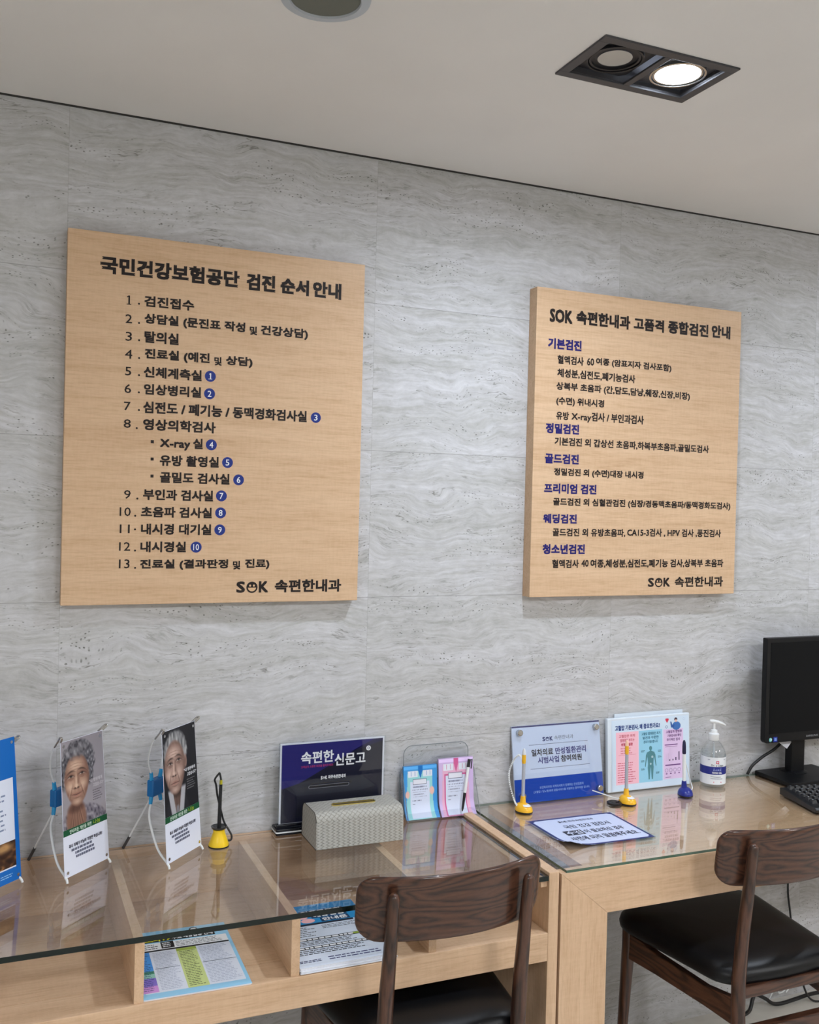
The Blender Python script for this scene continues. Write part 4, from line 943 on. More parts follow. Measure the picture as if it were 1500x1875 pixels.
# ================================================================== FLYERS IN THE SHELVES
def flyer(label, x0, y0, w, h, rot, sheets, draw, thick):
    t = thing('flyer_stack', label, 'flyers', (x0, y0, 0.5987), rot, 'flyers in the shelf compartments')
    rnd = random.Random(int(x0*1000))
    for k in range(sheets):
        z0 = thick*k/sheets; dx, dy = rnd.uniform(-0.002, 0.002), rnd.uniform(-0.004, 0.001)
        if k == sheets-1: dx = dy = 0
        MB().box(dx, w+dx, dy, h+dy, z0, z0+thick/sheets*0.85).build('flyer_sheet', M_PAPER, t)
    p = Print(Frame((0, 0, thick-thick/sheets*0.15), (1, 0, 0), (0, 1, 0)), 0.0002); draw(p, w, h); p.build('printed_lettering', t)
def flyer_table(p, w, h):
    sky, K = ink(150, 204, 236), ink(26, 28, 34)
    R = lambda a, b, c, d, m, l=1: p.rect(w*a, h*(1-d), w*c, h*(1-b), m, l)
    R(0, 0, 1, 1, sky, 0); R(0.03, 0.20, 0.965, 0.31, INK_WHITE); R(0.03, 0.325, 0.965, 0.93, ink(220, 226, 240))
    R(0.02, 0.105, 0.86, 0.185, K); R(0.03, 0.06, 0.60, 0.09, K)
    p.text('코로나19', w*0.06, w*0.40, h*(1-0.178), h*(1-0.112), ink(226, 226, 40), 2, 0.04)
    p.text('무료 예방접종 안내', w*0.42, w*0.84, h*(1-0.175), h*(1-0.115), INK_WHITE, 2, 0.04)
    p.text('집단면역 함께하는 건강', w*0.05, w*0.58, h*(1-0.088), h*(1-0.063), INK_WHITE, 2, 0.03)
    p.ring(w*0.66, h*(1-0.05), 0.006, 0.009, K, 2); p.disc(w*0.66, h*(1-0.05), 0.006, INK_WHITE, 2)
    R(0.29, 0.195, 0.42, 0.30, K, 2); R(0.03, 0.312, 0.965, 0.333, K, 2)
    p.lines(w*0.305, w*0.405, h*(1-0.29), h*(1-0.205), 3, INK_WHITE, 3, 0.45, 4, 3)
    p.lines(w*0.05, w*0.27, h*(1-0.30), h*(1-0.21), 3, K, 2, 0.35, 3, 6); p.lines(w*0.44, w*0.93, h*(1-0.30), h*(1-0.21), 4, K, 2, 0.3, 9, 10)
    R(0.0, 0.335, 0.155, 0.62, ink(74, 150, 226), 2); R(0.0, 0.62, 0.155, 0.66, ink(70, 140, 110), 2); R(0.0, 0.66, 0.155, 0.72, ink(150, 202, 190), 2)
    R(0.0, 0.72, 0.155, 0.83, ink(134, 116, 206), 2); R(0.0, 0.83, 0.155, 0.92, ink(206, 150, 218), 2)
    R(0.42, 0.335, 0.62, 0.93, ink(200, 214, 142), 2); R(0.42, 0.335, 0.62, 0.375, ink(160, 180, 80), 2.5)
    p.lines(w*0.44, w*0.60, h*0.09, h*0.62, 22, ink(86, 92, 60), 3, 0.32, 2, 5)
    p.lines(w*0.01, w*0.145, h*0.10, h*0.65, 22, ink(40, 60, 110), 3, 0.28, 5, 4)
    for a, b, s in ((0.18, 0.40, 11), (0.64, 0.95, 12)):
        p.lines(w*a, w*b, h*0.09, h*0.65, 26, ink(168, 176, 200), 3, 0.3, s, 7); R(a-0.01, 0.595, b+0.01, 0.602, ink(140, 150, 176), 3)
def flyer_blue(p, w, h):
    K = ink(44, 48, 56); R = lambda a, b, c, d, m, l=1: p.rect(w*a, h*(1-d), w*c, h*(1-b), m, l)
    R(0, 0, 1, 1, ink(214, 224, 240), 0); R(0, 0, 1, 0.34, ink(44, 142, 200)); R(0, 0.335, 0.86, 0.365, ink(34, 44, 62), 2)
    for q, s in enumerate(('인플루엔자', '예방접종', '안내문')):
        a = (0.36, 0.46, 0.54)[q]; R(a-0.02, 0.105+0.075*q, 0.84, 0.175+0.075*q, ink(30, 60, 96), 1.4)
        p.text(s, w*a, w*0.82, h*(1-0.168-0.075*q), h*(1-0.112-0.075*q), INK_WHITE, 3, 0.045)
    p.disc(w*0.18, h*(1-0.20), 0.016, INK_WHITE, 2, ry=0.014); p.disc(w*0.19, h*(1-0.29), 0.020, ink(84, 160, 76), 2.4, ry=0.014)
    p.disc(w*0.34, h*(1-0.19), 0.017, ink(60, 40, 42), 2, ry=0.016); p.disc(w*0.345, h*(1-0.205), 0.013, ink(240, 190, 196), 3); p.disc(w*0.38, h*(1-0.285), 0.016, ink(240, 186, 190), 2, ry=0.011)
    p.disc(w*0.05, h*(1-0.19), 0.008, INK_WHITE, 2); p.rect(0, h*0.73, w*0.10, h*0.75, INK_WHITE, 2)
    p.lines(w*0.03, w*0.40, h*0.45, h*0.62, 6, K, 2, 0.28, 3, 9); p.lines(w*0.48, w*0.92, h*0.55, h*0.62, 3, K, 2, 0.28, 6, 8)
    for y, s in ((0.575, 1), (0.705, 2)):
        R(0.0, y, 1.0, y+0.04, ink(46, 54, 62), 2); p.lines(w*0.08, w*0.95, h*(1-y-0.034), h*(1-y-0.006), 1, INK_WHITE, 3, 0.8, s, 12)
    R(0.74, 0.583, 0.80, 0.607, ink(150, 176, 60), 4)
    p.lines(w*0.03, w*0.9, h*0.31, h*0.375, 3, K, 2, 0.4, 8, 14); p.lines(w*0.03, w*0.9, h*0.17, h*0.245, 3, K, 2, 0.4, 9, 14)
    p.lines(w*0.03, w*0.28, h*0.06, h*0.10, 2, ink(40, 44, 90), 2, 0.5, 10, 5); p.lines(w*0.33, w*0.95, h*0.055, h*0.12, 2, ink(70, 74, 120), 2, 0.4, 12, 9)
    p.disc(w*0.01, h*0.265, 0.005, ink(190, 200, 60), 3)
flyer('flyers with a pale blue border and coloured table in the shelf compartment', 0.2695, -0.493, 0.208, 0.292, -0.02, 2, flyer_table, 0.003)
flyer('thick stack of blue headed flyers in the compartment behind the chair back', 0.5765, -0.494, 0.210, 0.290, 0.0, 7, flyer_blue, 0.0125)

# ================================================================== THINGS ON THE COMPUTER DESK
# blue and white acrylic plaque leaning on the wall
t = thing('acrylic_plaque', 'blue and white acrylic plaque with steel studs leaning on the wall', 'plaque', (1.466, -0.042, ZR))
PW, PL = 0.288, 0.209
v = Vector((0, 0.034, 0.206)).normalized(); fr = Frame((-PW/2, 0, 0.002), (1, 0, 0), v)
def slab(fr, w, h, d0, d1, x0=0.0, z0=0.0):
    b = MB(); q = [(x0, z0), (x0+w, z0), (x0+w, z0+h), (x0, z0+h)]
    b.rings([[fr.pt(x, z, d0) for x, z in q], [fr.pt(x, z, d1) for x, z in q]]); return b
ps = slab(fr, PW, PL, -0.005, 0.0).build('sheet', M_SHEET, t)
slab(fr, PW, PL, 0.0008, 0.0035).build('clear_front', M_ACR, t)
p = Print(fr, 0.00005); X = lambda u: PW*u; Y_ = lambda v_: PL*(1-v_)
BL = ink(22, 72, 176)
p.rect(0, 0, PW, Y_(0.692), BL); p.rect(0, Y_(0.022), PW, PL, ink(64, 66, 116))
p.logo(X(0.335), X(0.452), Y_(0.222), Y_(0.165), ink(24, 44, 110), ink(206, 218, 240))
p.text('속편한내과', X(0.470), X(0.688), Y_(0.215), Y_(0.160), ink(74, 86, 110), 1, 0.004)
p.rect(X(0.18), Y_(0.262), X(0.852), Y_(0.257), ink(70, 80, 110), 1); p.rect(X(0.185), Y_(0.575), X(0.862), Y_(0.570), ink(70, 80, 110), 1)
dk, vi = ink(30, 32, 48), ink(52, 54, 128)
p.text('일차의료', X(0.205), X(0.448), Y_(0.410), Y_(0.318), dk, 1, 0.035); p.text('만성질환관리', X(0.473), X(0.826), Y_(0.408), Y_(0.318), vi, 1, 0.030)
p.text('시범사업', X(0.272), X(0.510), Y_(0.512), Y_(0.424), vi, 1, 0.030); p.text('참여의원', X(0.532), X(0.772), Y_(0.512), Y_(0.424), dk, 1, 0.035)
p.text('보건복지부와 지역의사회가 함께하는 만성질환자', X(0.275), X(0.775), Y_(0.838), Y_(0.802), ink(150, 180, 236), 1, 0.02)
p.text('(고혈압 / 당뇨병)에게 맞춤서비스를 지원하는 참여의원 입니다.', X(0.205), X(0.845), Y_(0.893), Y_(0.855), ink(150, 180, 236), 1, 0.02)
p.build('printed_lettering', ps)
for u, v_ in ((0.075, 0.085), (0.945, 0.085), (0.945, 0.905), (0.075, 0.905)):
    c = fr.pt(X(u), Y_(v_), 0.0); MB().tube([c, c+fr.n*0.011, c+fr.n*0.013], [0.0085, 0.0085, 0.0065], 20).build('steel_stud', M_STEEL, t, smooth=True)

# chained pens on moulded stands
def helix(path, r, turns):
    pts = bez(path, 60); N = turns*8; out = []
    for i in range(N+1):
        f = i/N*(len(pts)-1); k = min(int(f), len(pts)-2); q = pts[k].lerp(pts[k+1], f-k); a = 2*PI*turns*i/N
        out.append(q + Vector((math.cos(a)*r, 0.3*math.sin(a)*r, math.sin(a)*r)))
    return out
def desk_pen(label, x, y, rot, body, barrel, grip, tip, top, cord, curl, patch=True, lean=(0, 0)):
    t = thing('pen_stand', label, 'pen stand', (x, y, ZR), 0, 'counter pens on stands')
    cr, sr = math.cos(rot), math.sin(rot)
    def ell(rx, ry, z, oy=0.0): return [((rx*math.cos(a)*cr-(ry*math.sin(a)+oy)*sr), (rx*math.cos(a)*sr+(ry*math.sin(a)+oy)*cr), z) for a in [2*PI*k/28 for k in range(28)]]
    MB().rings([ell(0.0215, 0.0265, 0), ell(0.022, 0.027, 0.003)]).build('foot_pad', M_BLACK, t)
    be = MB().rings([ell(0.0215, 0.0265, 0.0028), ell(0.0212, 0.0262, 0.008), ell(0.0190, 0.0235, 0.014, 0.001), ell(0.0135, 0.017, 0.0195, 0.003), ell(0.006, 0.008, 0.0225, 0.005)]).build('base', body, t, smooth=70)
    if patch: MB().rings([ell(0.0120, 0.0115, 0.0172, -0.010), ell(0.0095, 0.0075, 0.0205, -0.0055)]).build('label_patch', M_WHITE, be, smooth=70)
    L = Vector((lean[0], lean[1], 1.0)); P = lambda z: Vector((0, 0.006, 0.018)) + L*(z-0.018)
    MB().tube([P(0.016), P(0.030), P(0.040)], [0.0088, 0.0074, 0.0064], 16).build('socket', body, be, smooth=True)
    br = MB().tube([P(0.036), P(top-0.040)], 0.0047, 14).build('pen', barrel, t, smooth=True)
    MB().tube([P(top-0.040), P(top-0.036), P(top-0.016)], [0.0047, 0.0056, 0.0054], 14).build('grip', grip, br, smooth=True)
    MB().tube([P(top-0.016), P(top-0.006), P(top)], [0.0052, 0.0044, 0.0020], 14).build('tip', tip, br, smooth=True)
    if cord:
        pth = helix(cord, 0.0019, curl) if curl else bez(cord, 40)
        MB().tube(pth, 0.0009 if curl else 0.0016, 6).build('cord', M_WHITE, t, smooth=True)
M_TIP = mat('frosted_tip', rgb(214, 218, 222), 0.3)
desk_pen('amber yellow pen stand with white coiled cord before the blue plaque', 1.317, -0.096, 0.25, M_YELL2, mat('silver_barrel', rgb(190, 196, 206), 0.25, 0.4), M_YELL2, M_TIP, 0.168, [(-0.016, 0.004, 0.012), (-0.024, 0.012, 0.03), (-0.034, 0.02, 0.07), (-0.034, 0.024, 0.105), (-0.022, 0.022, 0.135), (-0.012, 0.012, 0.15), (-0.004, 0.008, 0.14)], 44)
desk_pen('amber yellow pen stand beside black disc before the health poster', 1.630, -0.128, 0.25, M_YELL2, mat('silver_barrel', rgb(190, 196, 206), 0.25, 0.4), M_YELL2, mat('peach_tip', rgb(240, 196, 172), 0.35), 0.176, [(-0.014, 0.010, 0.010), (-0.034, 0.018, 0.014), (-0.058, 0.030, 0.022), (-0.076, 0.060, 0.026)], 0, True, (-0.015, 0))
desk_pen('navy blue pen stand before the pink columns of the health poster', 1.838, -0.118, -0.5, M_NAVYP, M_WHITE, mat('deep_navy', rgb(24, 26, 66), 0.35), mat('deep_navy', rgb(24, 26, 66), 0.35), 0.158, [(0.0, 0.006, 0.10), (0.012, 0.008, 0.07), (0.026, 0.010, 0.034), (0.028, 0.004, 0.018), (0.018, 0.0, 0.008)], 0, False, (-0.03, 0))
t = thing('black_disc', 'small flat black ring shaped disc lying beside an amber pen stand', 'disc', (1.590, -0.122, ZR))
MB().lathe([(0.0195, 0.0), (0.0205, 0.002), (0.0205, 0.005), (0.0185, 0.0065), (0.0145, 0.0065), (0.0135, 0.004), (0.006, 0.004), (0.005, 0.0055), (0.001, 0.0055)], 36).build('disc_body', M_BLACK, t, smooth=True)
MB().box(-0.014, 0.014, -0.002, 0.002, 0.004, 0.0060).build('spoke', M_BLACK, t)

# health poster in a thick white acrylic block with a clear sheet behind
t = thing('health_poster', 'white acrylic health poster with pink and blue columns and body figure', 'poster', (1.776, -0.036, ZR))
IW, IH = 0.293, 0.2125
fr = Frame((-IW/2, 0, 0.001), (1, 0, 0), Vector((0, 0.012, 0.212)).normalized())
ps = slab(fr, IW, IH, -0.014, -0.0005).build('white_block', mat('white_acrylic', rgb(214, 226, 238), 0.25), t, bevel=0.002)
slab(fr, 0.245, 0.222, -0.0195, -0.0165, 0.035, 0.0).build('back_sheet', mat('pale_acrylic', rgb(206, 216, 226), 0.2), t)
p = Print(fr, 0.0001); X = lambda u: IW*u; Y_ = lambda v_: IH*(1-v_)
def R(a, b, c, d, m, l=1): p.rect(X(a), Y_(d), X(c), Y_(b), m, l)
R(0.045, 0.03, 0.985, 0.985, ink(206, 224, 242), 0)
p.text('고혈압 기본검사, 왜 중요한가요?', X(0.085), X(0.625), Y_(0.175), Y_(0.100), ink(32, 62, 130), 2, 0.04)
R(0.095, 0.195, 0.365, 0.905, ink(242, 190, 206)); R(0.370, 0.195, 0.655, 0.905, ink(150, 206, 232)); R(0.668, 0.205, 0.915, 0.895, ink(222, 198, 232))
red, tl, pu = ink(196, 84, 104), ink(58, 112, 138), ink(112, 70, 132)
for q, (a, b, s) in enumerate(((0.13, 0.32, '고혈압은 여러'), (0.145, 0.315, '합병증을 부르는'), (0.155, 0.295, '위험한 질환'))): p.text(s, X(a), X(b), Y_(0.270+0.058*q), Y_(0.228+0.058*q), red, 2, 0.02 if q < 2 else 0.05)
p.lines(X(0.15), X(0.31), Y_(0.50), Y_(0.40), 3, ink(216, 130, 146), 2, 0.4, 3, 5); R(0.125, 0.505, 0.335, 0.508, red, 2)
p.lines(X(0.115), X(0.345), Y_(0.885), Y_(0.60), 9, red, 2, 0.3, 8, 6)
for q, (a, b, s) in enumerate(((0.40, 0.63, '고혈압 합병증은 조기'), (0.415, 0.61, '발견과 꾸준한'), (0.425, 0.60, '관리가 필요합니다'))): p.text(s, X(a), X(b), Y_(0.262+0.056*q), Y_(0.222+0.056*q), tl, 2, 0.03)
G = ink(84, 136, 146); bx = 0.510
p.disc(X(bx), Y_(0.445), 0.0052, G, 2, ry=0.0066); p.rect(X(bx-0.008), Y_(0.49), X(bx+0.008), Y_(0.46), G, 2.2)
p.poly([(X(bx+a), Y_(b)) for a, b in ((-0.045, 0.50), (-0.010, 0.482), (0.010, 0.482), (0.045, 0.50), (0.036, 0.60), (0.032, 0.66), (0.036, 0.71), (-0.036, 0.71), (-0.032, 0.66), (-0.036, 0.60))], G, 2.4)
for s in (-1, 1):
    p.poly([(X(bx+s*a), Y_(b)) for a, b in ((0.045, 0.50), (0.058, 0.54), (0.062, 0.61), (0.070, 0.685), (0.062, 0.70), (0.052, 0.62), (0.040, 0.56))], G, 2.6+0.1*s)
    p.poly([(X(bx+s*a), Y_(b)) for a, b in ((0.036, 0.705), (0.001, 0.705), (0.006, 0.78), (0.012, 0.87), (0.026, 0.872), (0.030, 0.79))], G, 2.1+0.08*s)
p.disc(X(bx+0.02), Y_(0.565), 0.0035, ink(180, 206, 214), 3); p.disc(X(bx), Y_(0.66), 0.0032, ink(170, 200, 208), 3)
for a, b in ((0.395, 0.465), (0.60, 0.475), (0.60, 0.555), (0.395, 0.60), (0.395, 0.71), (0.575, 0.775)): p.lines(X(a), X(a+0.045), Y_(b+0.03), Y_(b), 2, ink(46, 84, 100), 3, 0.5, int(b*100), 3)
for q, (a, b, s) in enumerate(((0.70, 0.90, '고혈압과 합병증'), (0.72, 0.89, '기본검사로 확인'), (0.71, 0.875, '주기적인 검사'))): p.text(s, X(a), X(b), Y_(0.262+0.055*q), Y_(0.222+0.055*q), pu, 2, 0.035)
R(0.685, 0.415, 0.845, 0.428, pu, 2); R(0.69, 0.447, 0.84, 0.452, pu, 2)
for a, b in ((0.745, 0.625), (0.785, 0.622), (0.822, 0.60), (0.862, 0.525)): R(a-0.006, b, a+0.006, 0.645, ink(52, 44, 84), 2)
for a in (0.70, 0.715, 0.73): R(a, 0.54, a+0.002, 0.645, ink(176, 160, 196), 2)
R(0.69, 0.695, 0.88, 0.712, pu, 2)
for q in range(4): p.ring(X(0.705+0.052*q), Y_(0.775), 0.0048, 0.0058, ink(130, 100, 150), 2, 16); R(0.695+0.052*q, 0.815, 0.715+0.052*q, 0.828, pu, 2)
R(0.69, 0.865, 0.76, 0.875, ink(160, 136, 176), 2)
rd = ink(204, 62, 84)                                     # heart and waving figure
for s in (-1, 1): p.disc(X(0.716+0.009*s), Y_(0.070), 0.0034, rd, 2+0.3*s)
p.poly([(X(0.696), Y_(0.078)), (X(0.716), Y_(0.118)), (X(0.736), Y_(0.078)), (X(0.726), Y_(0.068)), (X(0.706), Y_(0.068))], rd, 2.7)
p.disc(X(0.825), Y_(0.075), 0.0055, ink(70, 58, 70), 2); p.disc(X(0.826), Y_(0.095), 0.0040, ink(232, 190, 176), 3); p.disc(X(0.832), Y_(0.165), 0.0155, ink(66, 112, 180), 2, ry=0.0125)
p.poly([(X(a), Y_(b)) for a, b in ((0.755, 0.10), (0.77, 0.105), (0.782, 0.155), (0.81, 0.14), (0.80, 0.19), (0.765, 0.185))], ink(52, 92, 160), 3)
p.ring(X(0.708), Y_(0.172), 0.003, 0.0042, ink(70, 70, 140), 2, 16); p.ring(X(0.925), Y_(0.075), 0.003, 0.0036, ink(170, 190, 220), 2, 16)
p.build('printed_lettering', ps)

# pump bottle of hand sanitizer
t = thing('sanitizer_bottle', 'clear pump bottle of hand sanitizer with white and blue label', 'bottle', (1.984, -0.062, ZR), -0.35)
r = 0.0372
MB().lathe([(0.030, 0.0), (0.0345, 0.001), (r, 0.005), (r, 0.095), (0.0355, 0.104), (0.0305, 0.116), (0.0225, 0.128), (0.0150, 0.135), (0.0135, 0.140)], 48, cap1=False).build('bottle_body', M_PET, t, smooth=60)
MB().lathe([(0.001, 0.003), (0.0335, 0.003), (r-0.0015, 0.007), (r-0.0015, 0.095), (0.034, 0.102), (0.001, 0.1025)], 40).build('gel', clear('clear_gel', (0.96, 0.975, 0.98, 1), 1.2, 1.0), t, smooth=60)
class Cyl(Frame):
    def __init__(s, r): s.r = r
    def pt(s, a, b, c=0.0):
        an = a/s.r - PI/2; return Vector(((s.r+c)*math.cos(an), (s.r+c)*math.sin(an), b))
cf = Cyl(r); ang = 1.75
def wrap(name, z0, z1, m, par, a0=-ang, a1=ang, lift=0.0003, n=30):
    b = MB(); q = [a0+(a1-a0)*k/n for k in range(n+1)]
    b.rings([[cf.pt(a*r, z0, lift) for a in q], [cf.pt(a*r, z1, lift) for a in q]], close=False, cap0=False, cap1=False)
    return b.build(name, m, par, smooth=True)
lbl = wrap('label', 0.0115, 0.0915, mat('white_label', rgb(226, 231, 236), 0.4), t)
wrap('blue_band', 0.041, 0.064, mat('navy_label_band', rgb(24, 38, 128), 0.4), lbl, lift=0.0005)
p = Print(cf, 0.0007)
p.text('Dr. a Clean', -0.018, 0.018, 0.0655, 0.0715, ink(48, 50, 66), 1, 0.02)
p.rect(-0.0042, 0.073, 0.0042, 0.0815, ink(196, 44, 80), 1); p.rect(-0.0028, 0.0762, 0.0028, 0.0783, INK_WHITE, 2); p.rect(-0.0011, 0.0745, 0.0011, 0.0800, INK_WHITE, 2)
p.text('손소독제', -0.013, 0.011, 0.0520, 0.0575, ink(170, 186, 236), 1, 0.02); p.text('HAND GEL', -0.015, 0.014, 0.0440, 0.0495, INK_WHITE, 1, 0.03); p.rect(-0.011, 0.0595, 0.011, 0.0612, ink(170, 186, 236), 1)
p.lines(-0.019, 0.019, 0.026, 0.037, 2, ink(120, 124, 140), 1, 0.3, 3, 12); p.rect(-0.011, 0.0165, 0.013, 0.0205, ink(206, 92, 112), 1)
p.lines(-0.028, -0.02, 0.083, 0.086, 1, ink(110, 114, 140), 1, 0.6, 3, 4); p.lines(0.02, 0.03, 0.083, 0.086, 1, ink(150, 154, 170), 1, 0.6, 4, 4)
p.build('printed_lettering', lbl)
pc = MB().lathe([(0.0145, 0.136), (0.0158, 0.138), (0.0158, 0.155), (0.0110, 0.158), (0.0095, 0.166), (0.0042, 0.168), (0.0038, 0.186), (0.001, 0.186)], 32).build('pump_collar', M_WHITE, t, smooth=35)
b = MB(); pr = []
for k, (x, z, wy, hz) in enumerate(((-0.0135, 0.1925, 0.004, 0.003), (-0.010, 0.192, 0.0075, 0.0048), (0.0, 0.1915, 0.0085, 0.0055), (0.012, 0.1895, 0.0075, 0.0050), (0.026, 0.185, 0.0055, 0.0042), (0.034, 0.1805, 0.0038, 0.0032), (0.036, 0.1785, 0.0020, 0.0016))):
    pr.append([(x, wy*math.cos(2*PI*q/16), z+hz*math.sin(2*PI*q/16)) for q in range(16)])
b.rings(pr).build('pump_head', M_WHITE, pc, smooth=True)
stick(pc, 'dip_tube', (0.004, 0, 0.012), (0, 0, 0.138), 0.0030, mat('tube_translucent', rgb(200, 206, 210), 0.4))

# laminated notice lying on the glass
t = thing('laminated_notice', 'laminated white notice with navy border lying flat on the glass', 'notice', (1.283, -0.381, ZR))
NW, NH = 0.252, 0.200
class Curl(Frame):
    def __init__(s): pass
    def pt(s, a, b, c=0.0):
        k = max(0.0, 1-(a/NW)*3.0)*max(0.0, 1-(b/NH)*2.6)
        sk = (1-b/NH)*0.006
        return Vector((a+sk*(1-2*a/NW)*0.6, b+0.004*(1-a/NW), 0.0009 + 0.007*k*k*2.0 + c))
cu = Curl(); b = MB(); gx, gy = 18, 14
out_ = [[cu.pt(-0.004+(NW+0.008)*i/gx, -0.004+(NH+0.008)*j/gy, 0.0) for i in range(gx+1)] for j in range(gy+1)]
b.rings(out_, close=False, cap0=False, cap1=False); b.build('laminate', clear('laminate_film', (0.9, 0.93, 0.95, 1), 1.5, 2.0), t, smooth=True)
def notice(U, V):
    img = np.zeros((len(U), 3)) + np.array([38, 48, 110])
    a, b_ = U*NW, V*NH; m, rc = 0.0065, 0.016
    dx = np.maximum(np.abs(a-NW/2)-(NW/2-m-rc), 0); dy = np.maximum(np.abs(b_-NH/2)-(NH/2-m-rc), 0)
    return over(img, ((dx*dx+dy*dy) < rc*rc).astype(float), (198, 208, 236))
ns = paint_sheet('notice_sheet', cu, 0, NW, 0, NH, 126, 100, notice, t, 0.0003)
p = Print(cu, 0.0006); X = lambda u: NW*u; Y_ = lambda v_: NH*(1-v_)
gr = ink(58, 62, 84)
p.logo(X(0.285), X(0.385), Y_(0.185), Y_(0.125), gr, ink(198, 208, 236)); p.text('파주속편한내과', X(0.40), X(0.70), Y_(0.19), Y_(0.125), ink(110, 114, 140), 1, 0.01)
p.text('국민 건강 검진시', X(0.26), X(0.80), Y_(0.415), Y_(0.29), gr, 1, 0.012)
p.rect(X(0.165), Y_(0.64), X(0.375), Y_(0.485), ink(40, 42, 58), 1); p.text('수검', X(0.185), X(0.355), Y_(0.625), Y_(0.50), ink(214, 222, 244), 2, 0.02)
p.text('이 필요하신 경우', X(0.395), X(0.86), Y_(0.625), Y_(0.50), gr, 1, 0.014)
p.text('사전에 미리 말씀해주세요.', X(0.13), X(0.93), Y_(0.84), Y_(0.70), gr, 1, 0.014)
p.build('printed_lettering', ns)

# monitor
t = thing('computer_monitor', 'black computer monitor with square stand beside the wall', 'monitor', (2.332, -0.09, ZR))
cs = MB().prism(round_poly([(-0.188, 0.121), (0.188, 0.121), (0.188, 0.4405), (-0.188, 0.4405)], [0.012, 0.012, 0.003, 0.003], 5), -0.012, 0.008).build('casing', M_MON, t, bevel=0.002)
MB().prism(round_poly([(-0.15, 0.15), (0.15, 0.15), (0.13, 0.41), (-0.13, 0.41)], 0.02, 4), 0.008, 0.050).build('rear_shell', M_MON, t, bevel=0.006)
MB().box(-0.173, 0.173, -0.0128, -0.0115, 0.149, 0.427).build('screen', M_SCREEN, cs)
p = Print(Frame((0, -0.012, 0), (1, 0, 0), (0, 0, 1)), 0.0004)
p.text('SAMSUNG', -0.024, 0.024, 0.1305, 0.1365, ink(150, 152, 156), 1, 0.02)
p.build('printed_logo', cs)
q = Print(Frame((0, -0.012, 0), (1, 0, 0), (0, 0, 1)), 0.0004)
q.rect(-0.1545, 0.124, -0.139, 0.139, ink(28, 46, 150)); q.rect(-0.150, 0.127, -0.146, 0.136, ink(150, 190, 240), 1); q.rect(-0.144, 0.127, -0.142, 0.136, ink(150, 190, 240), 1)
q.disc(-0.166, 0.1315, 0.0062, ink(120, 190, 190), 1); q.disc(-0.164, 0.1315, 0.003, ink(206, 232, 232), 2)
q.build('sticker', cs)
MB().box(-0.045, 0.010, 0.024, 0.052, 0.008, 0.20).build('neck', M_MON, t, bevel=0.003)
MB().lathe([(0.040, 0.010), (0.040, 0.013), (0.034, 0.015), (0.001, 0.015)], 36, (-0.018, 0.038, 0)).build('swivel', M_MON, t, smooth=30)
MB().prism(round_poly([(-0.138, -0.072), (0.100, -0.072), (0.100, 0.082), (-0.138, 0.082)], 0.006, 4), 0.0, 0.012, 'z').build('stand_base', M_MON, t, bevel=0.002)
t = thing('paper_tag', 'small white paper tag hanging under the monitor beside its neck', 'tag', (2.262, -0.058, 0.852))
MB().add([(-0.042, 0.0, 0.004), (0.012, 0.0, 0.004), (0.026, -0.006, -0.012), (0.002, -0.012, -0.030)], [(0, 1, 2, 3)]).add([(-0.042, 0.001, 0.0042), (0.012, 0.001, 0.0042), (0.026, -0.005, -0.0118), (0.002, -0.011, -0.0298)], [(3, 2, 1, 0)]).build('paper', M_PAPER, t)

# keyboard
t = thing('keyboard', 'black keyboard lying on the desk glass before the monitor', 'keyboard', (2.112, -0.200, ZR), -0.21)
MB().prism([(0.0, 0.0), (-0.175, 0.0), (-0.178, 0.008), (-0.170, 0.013), (-0.02, 0.022), (0.0, 0.020)], 0.0, 0.445, 'x').build('keyboard_body', M_BLACK, t, bevel=0.002)
kb = MB()
for rw in range(6):
    y = -0.022 - rw*0.0205 - (0.006 if rw > 0 else 0); z = 0.0222 - 0.0088*(-y-0.02)/0.15
    for c in range(21):
        x = 0.014 + c*0.0201
        if rw == 5 and 3 < c < 9: continue
        k = MB().v
        a = 0.0083; b_ = 0.0062
        vs = [(x+sx*a+0.008, y+sy*a, z-0.001) for sx, sy in ((-1, -1), (1, -1), (1, 1), (-1, 1))] + [(x+sx*b_+0.008, y+sy*b_+0.001, z+0.0075) for sx, sy in ((-1, -1), (1, -1), (1, 1), (-1, 1))]
        kb.add(vs, [(0, 1, 5, 4), (1, 2, 6, 5), (2, 3, 7, 6), (3, 0, 4, 7), (4, 5, 6, 7)])
ky = kb.build('keys', mat('key_black', rgb(22, 23, 27), 0.35), t)
lg = MB(); rnd = random.Random(3)
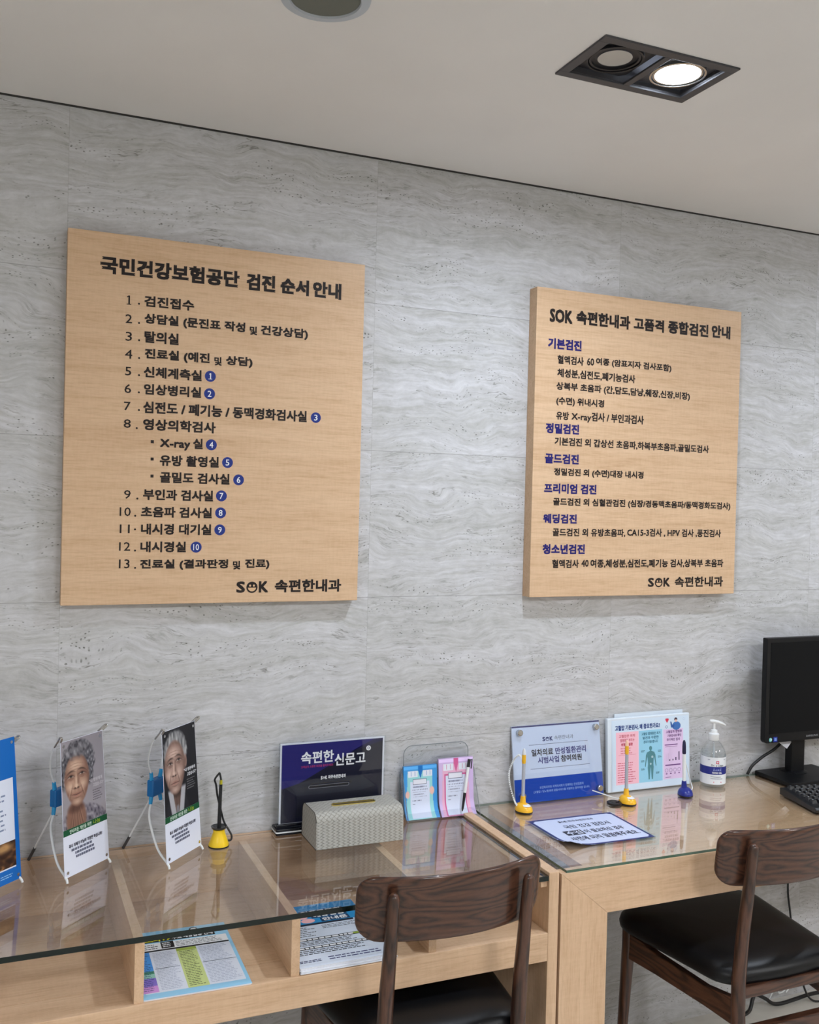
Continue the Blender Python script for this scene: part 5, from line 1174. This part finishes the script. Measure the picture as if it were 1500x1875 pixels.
for rw in range(6):
    y = -0.022 - rw*0.0205 - (0.006 if rw > 0 else 0); z = 0.0222 - 0.0088*(-y-0.02)/0.15 + 0.0077
    for c in range(21):
        if rw == 5 and 3 < c < 9: continue
        x = 0.022 + c*0.0201; w_ = rnd.uniform(0.0015, 0.003)
        lg.add([(x-w_, y+0.001, z), (x+w_, y+0.001, z), (x+w_, y+0.004, z), (x-w_, y+0.004, z)], [(0, 1, 2, 3)])
lg.build('key_lettering', ink(190, 196, 206), ky)

# cables
def cable(label, pts, r, m, n=60):
    o = MB().tube(bez(pts, n), r, 10).build('cable', m, None, smooth=True); return tag(o, label, 'cable')
cable('black monitor cable curving from the screen down to the desk back', [(2.330, -0.030, 0.870), (2.295, -0.030, 0.842), (2.255, -0.028, 0.812), (2.215, -0.022, 0.790), (2.180, -0.016, 0.764), (2.166, -0.013, 0.742), (2.164, -0.012, 0.7365)], 0.0045, M_BLACK)
cable('thin black cord hanging down the wall below the computer desk', [(2.330, -0.012, 0.62), (2.343, -0.014, 0.50), (2.340, -0.014, 0.36), (2.352, -0.014, 0.28), (2.372, -0.018, 0.15), (2.385, -0.040, 0.06), (2.41, -0.062, 0.006), (2.50, -0.075, 0.004)], 0.0032, M_BLACK)
cable('black power cord lying along the foot of the wall', [(2.10, -0.06, 0.005), (2.165, -0.045, 0.008), (2.188, -0.035, 0.036), (2.205, -0.03, 0.046), (2.245, -0.032, 0.026), (2.268, -0.036, 0.010), (2.300, -0.04, 0.006), (2.36, -0.038, 0.008), (2.43, -0.034, 0.010), (2.52, -0.034, 0.006)], 0.0058, M_BLACK, 90)
cable('thin white wire looped near the foot of the wall', [(2.225, -0.022, 0.075), (2.232, -0.024, 0.040), (2.248, -0.026, 0.016), (2.262, -0.026, 0.016), (2.285, -0.024, 0.048), (2.310, -0.022, 0.058), (2.330, -0.024, 0.050), (2.322, -0.028, 0.036), (2.300, -0.028, 0.034), (2.312, -0.024, 0.054), (2.345, -0.022, 0.060), (2.350, -0.024, 0.044), (2.330, -0.028, 0.030)], 0.0022, M_WHITE, 90)

bpy.data.objects.remove(_to, do_unlink=True)
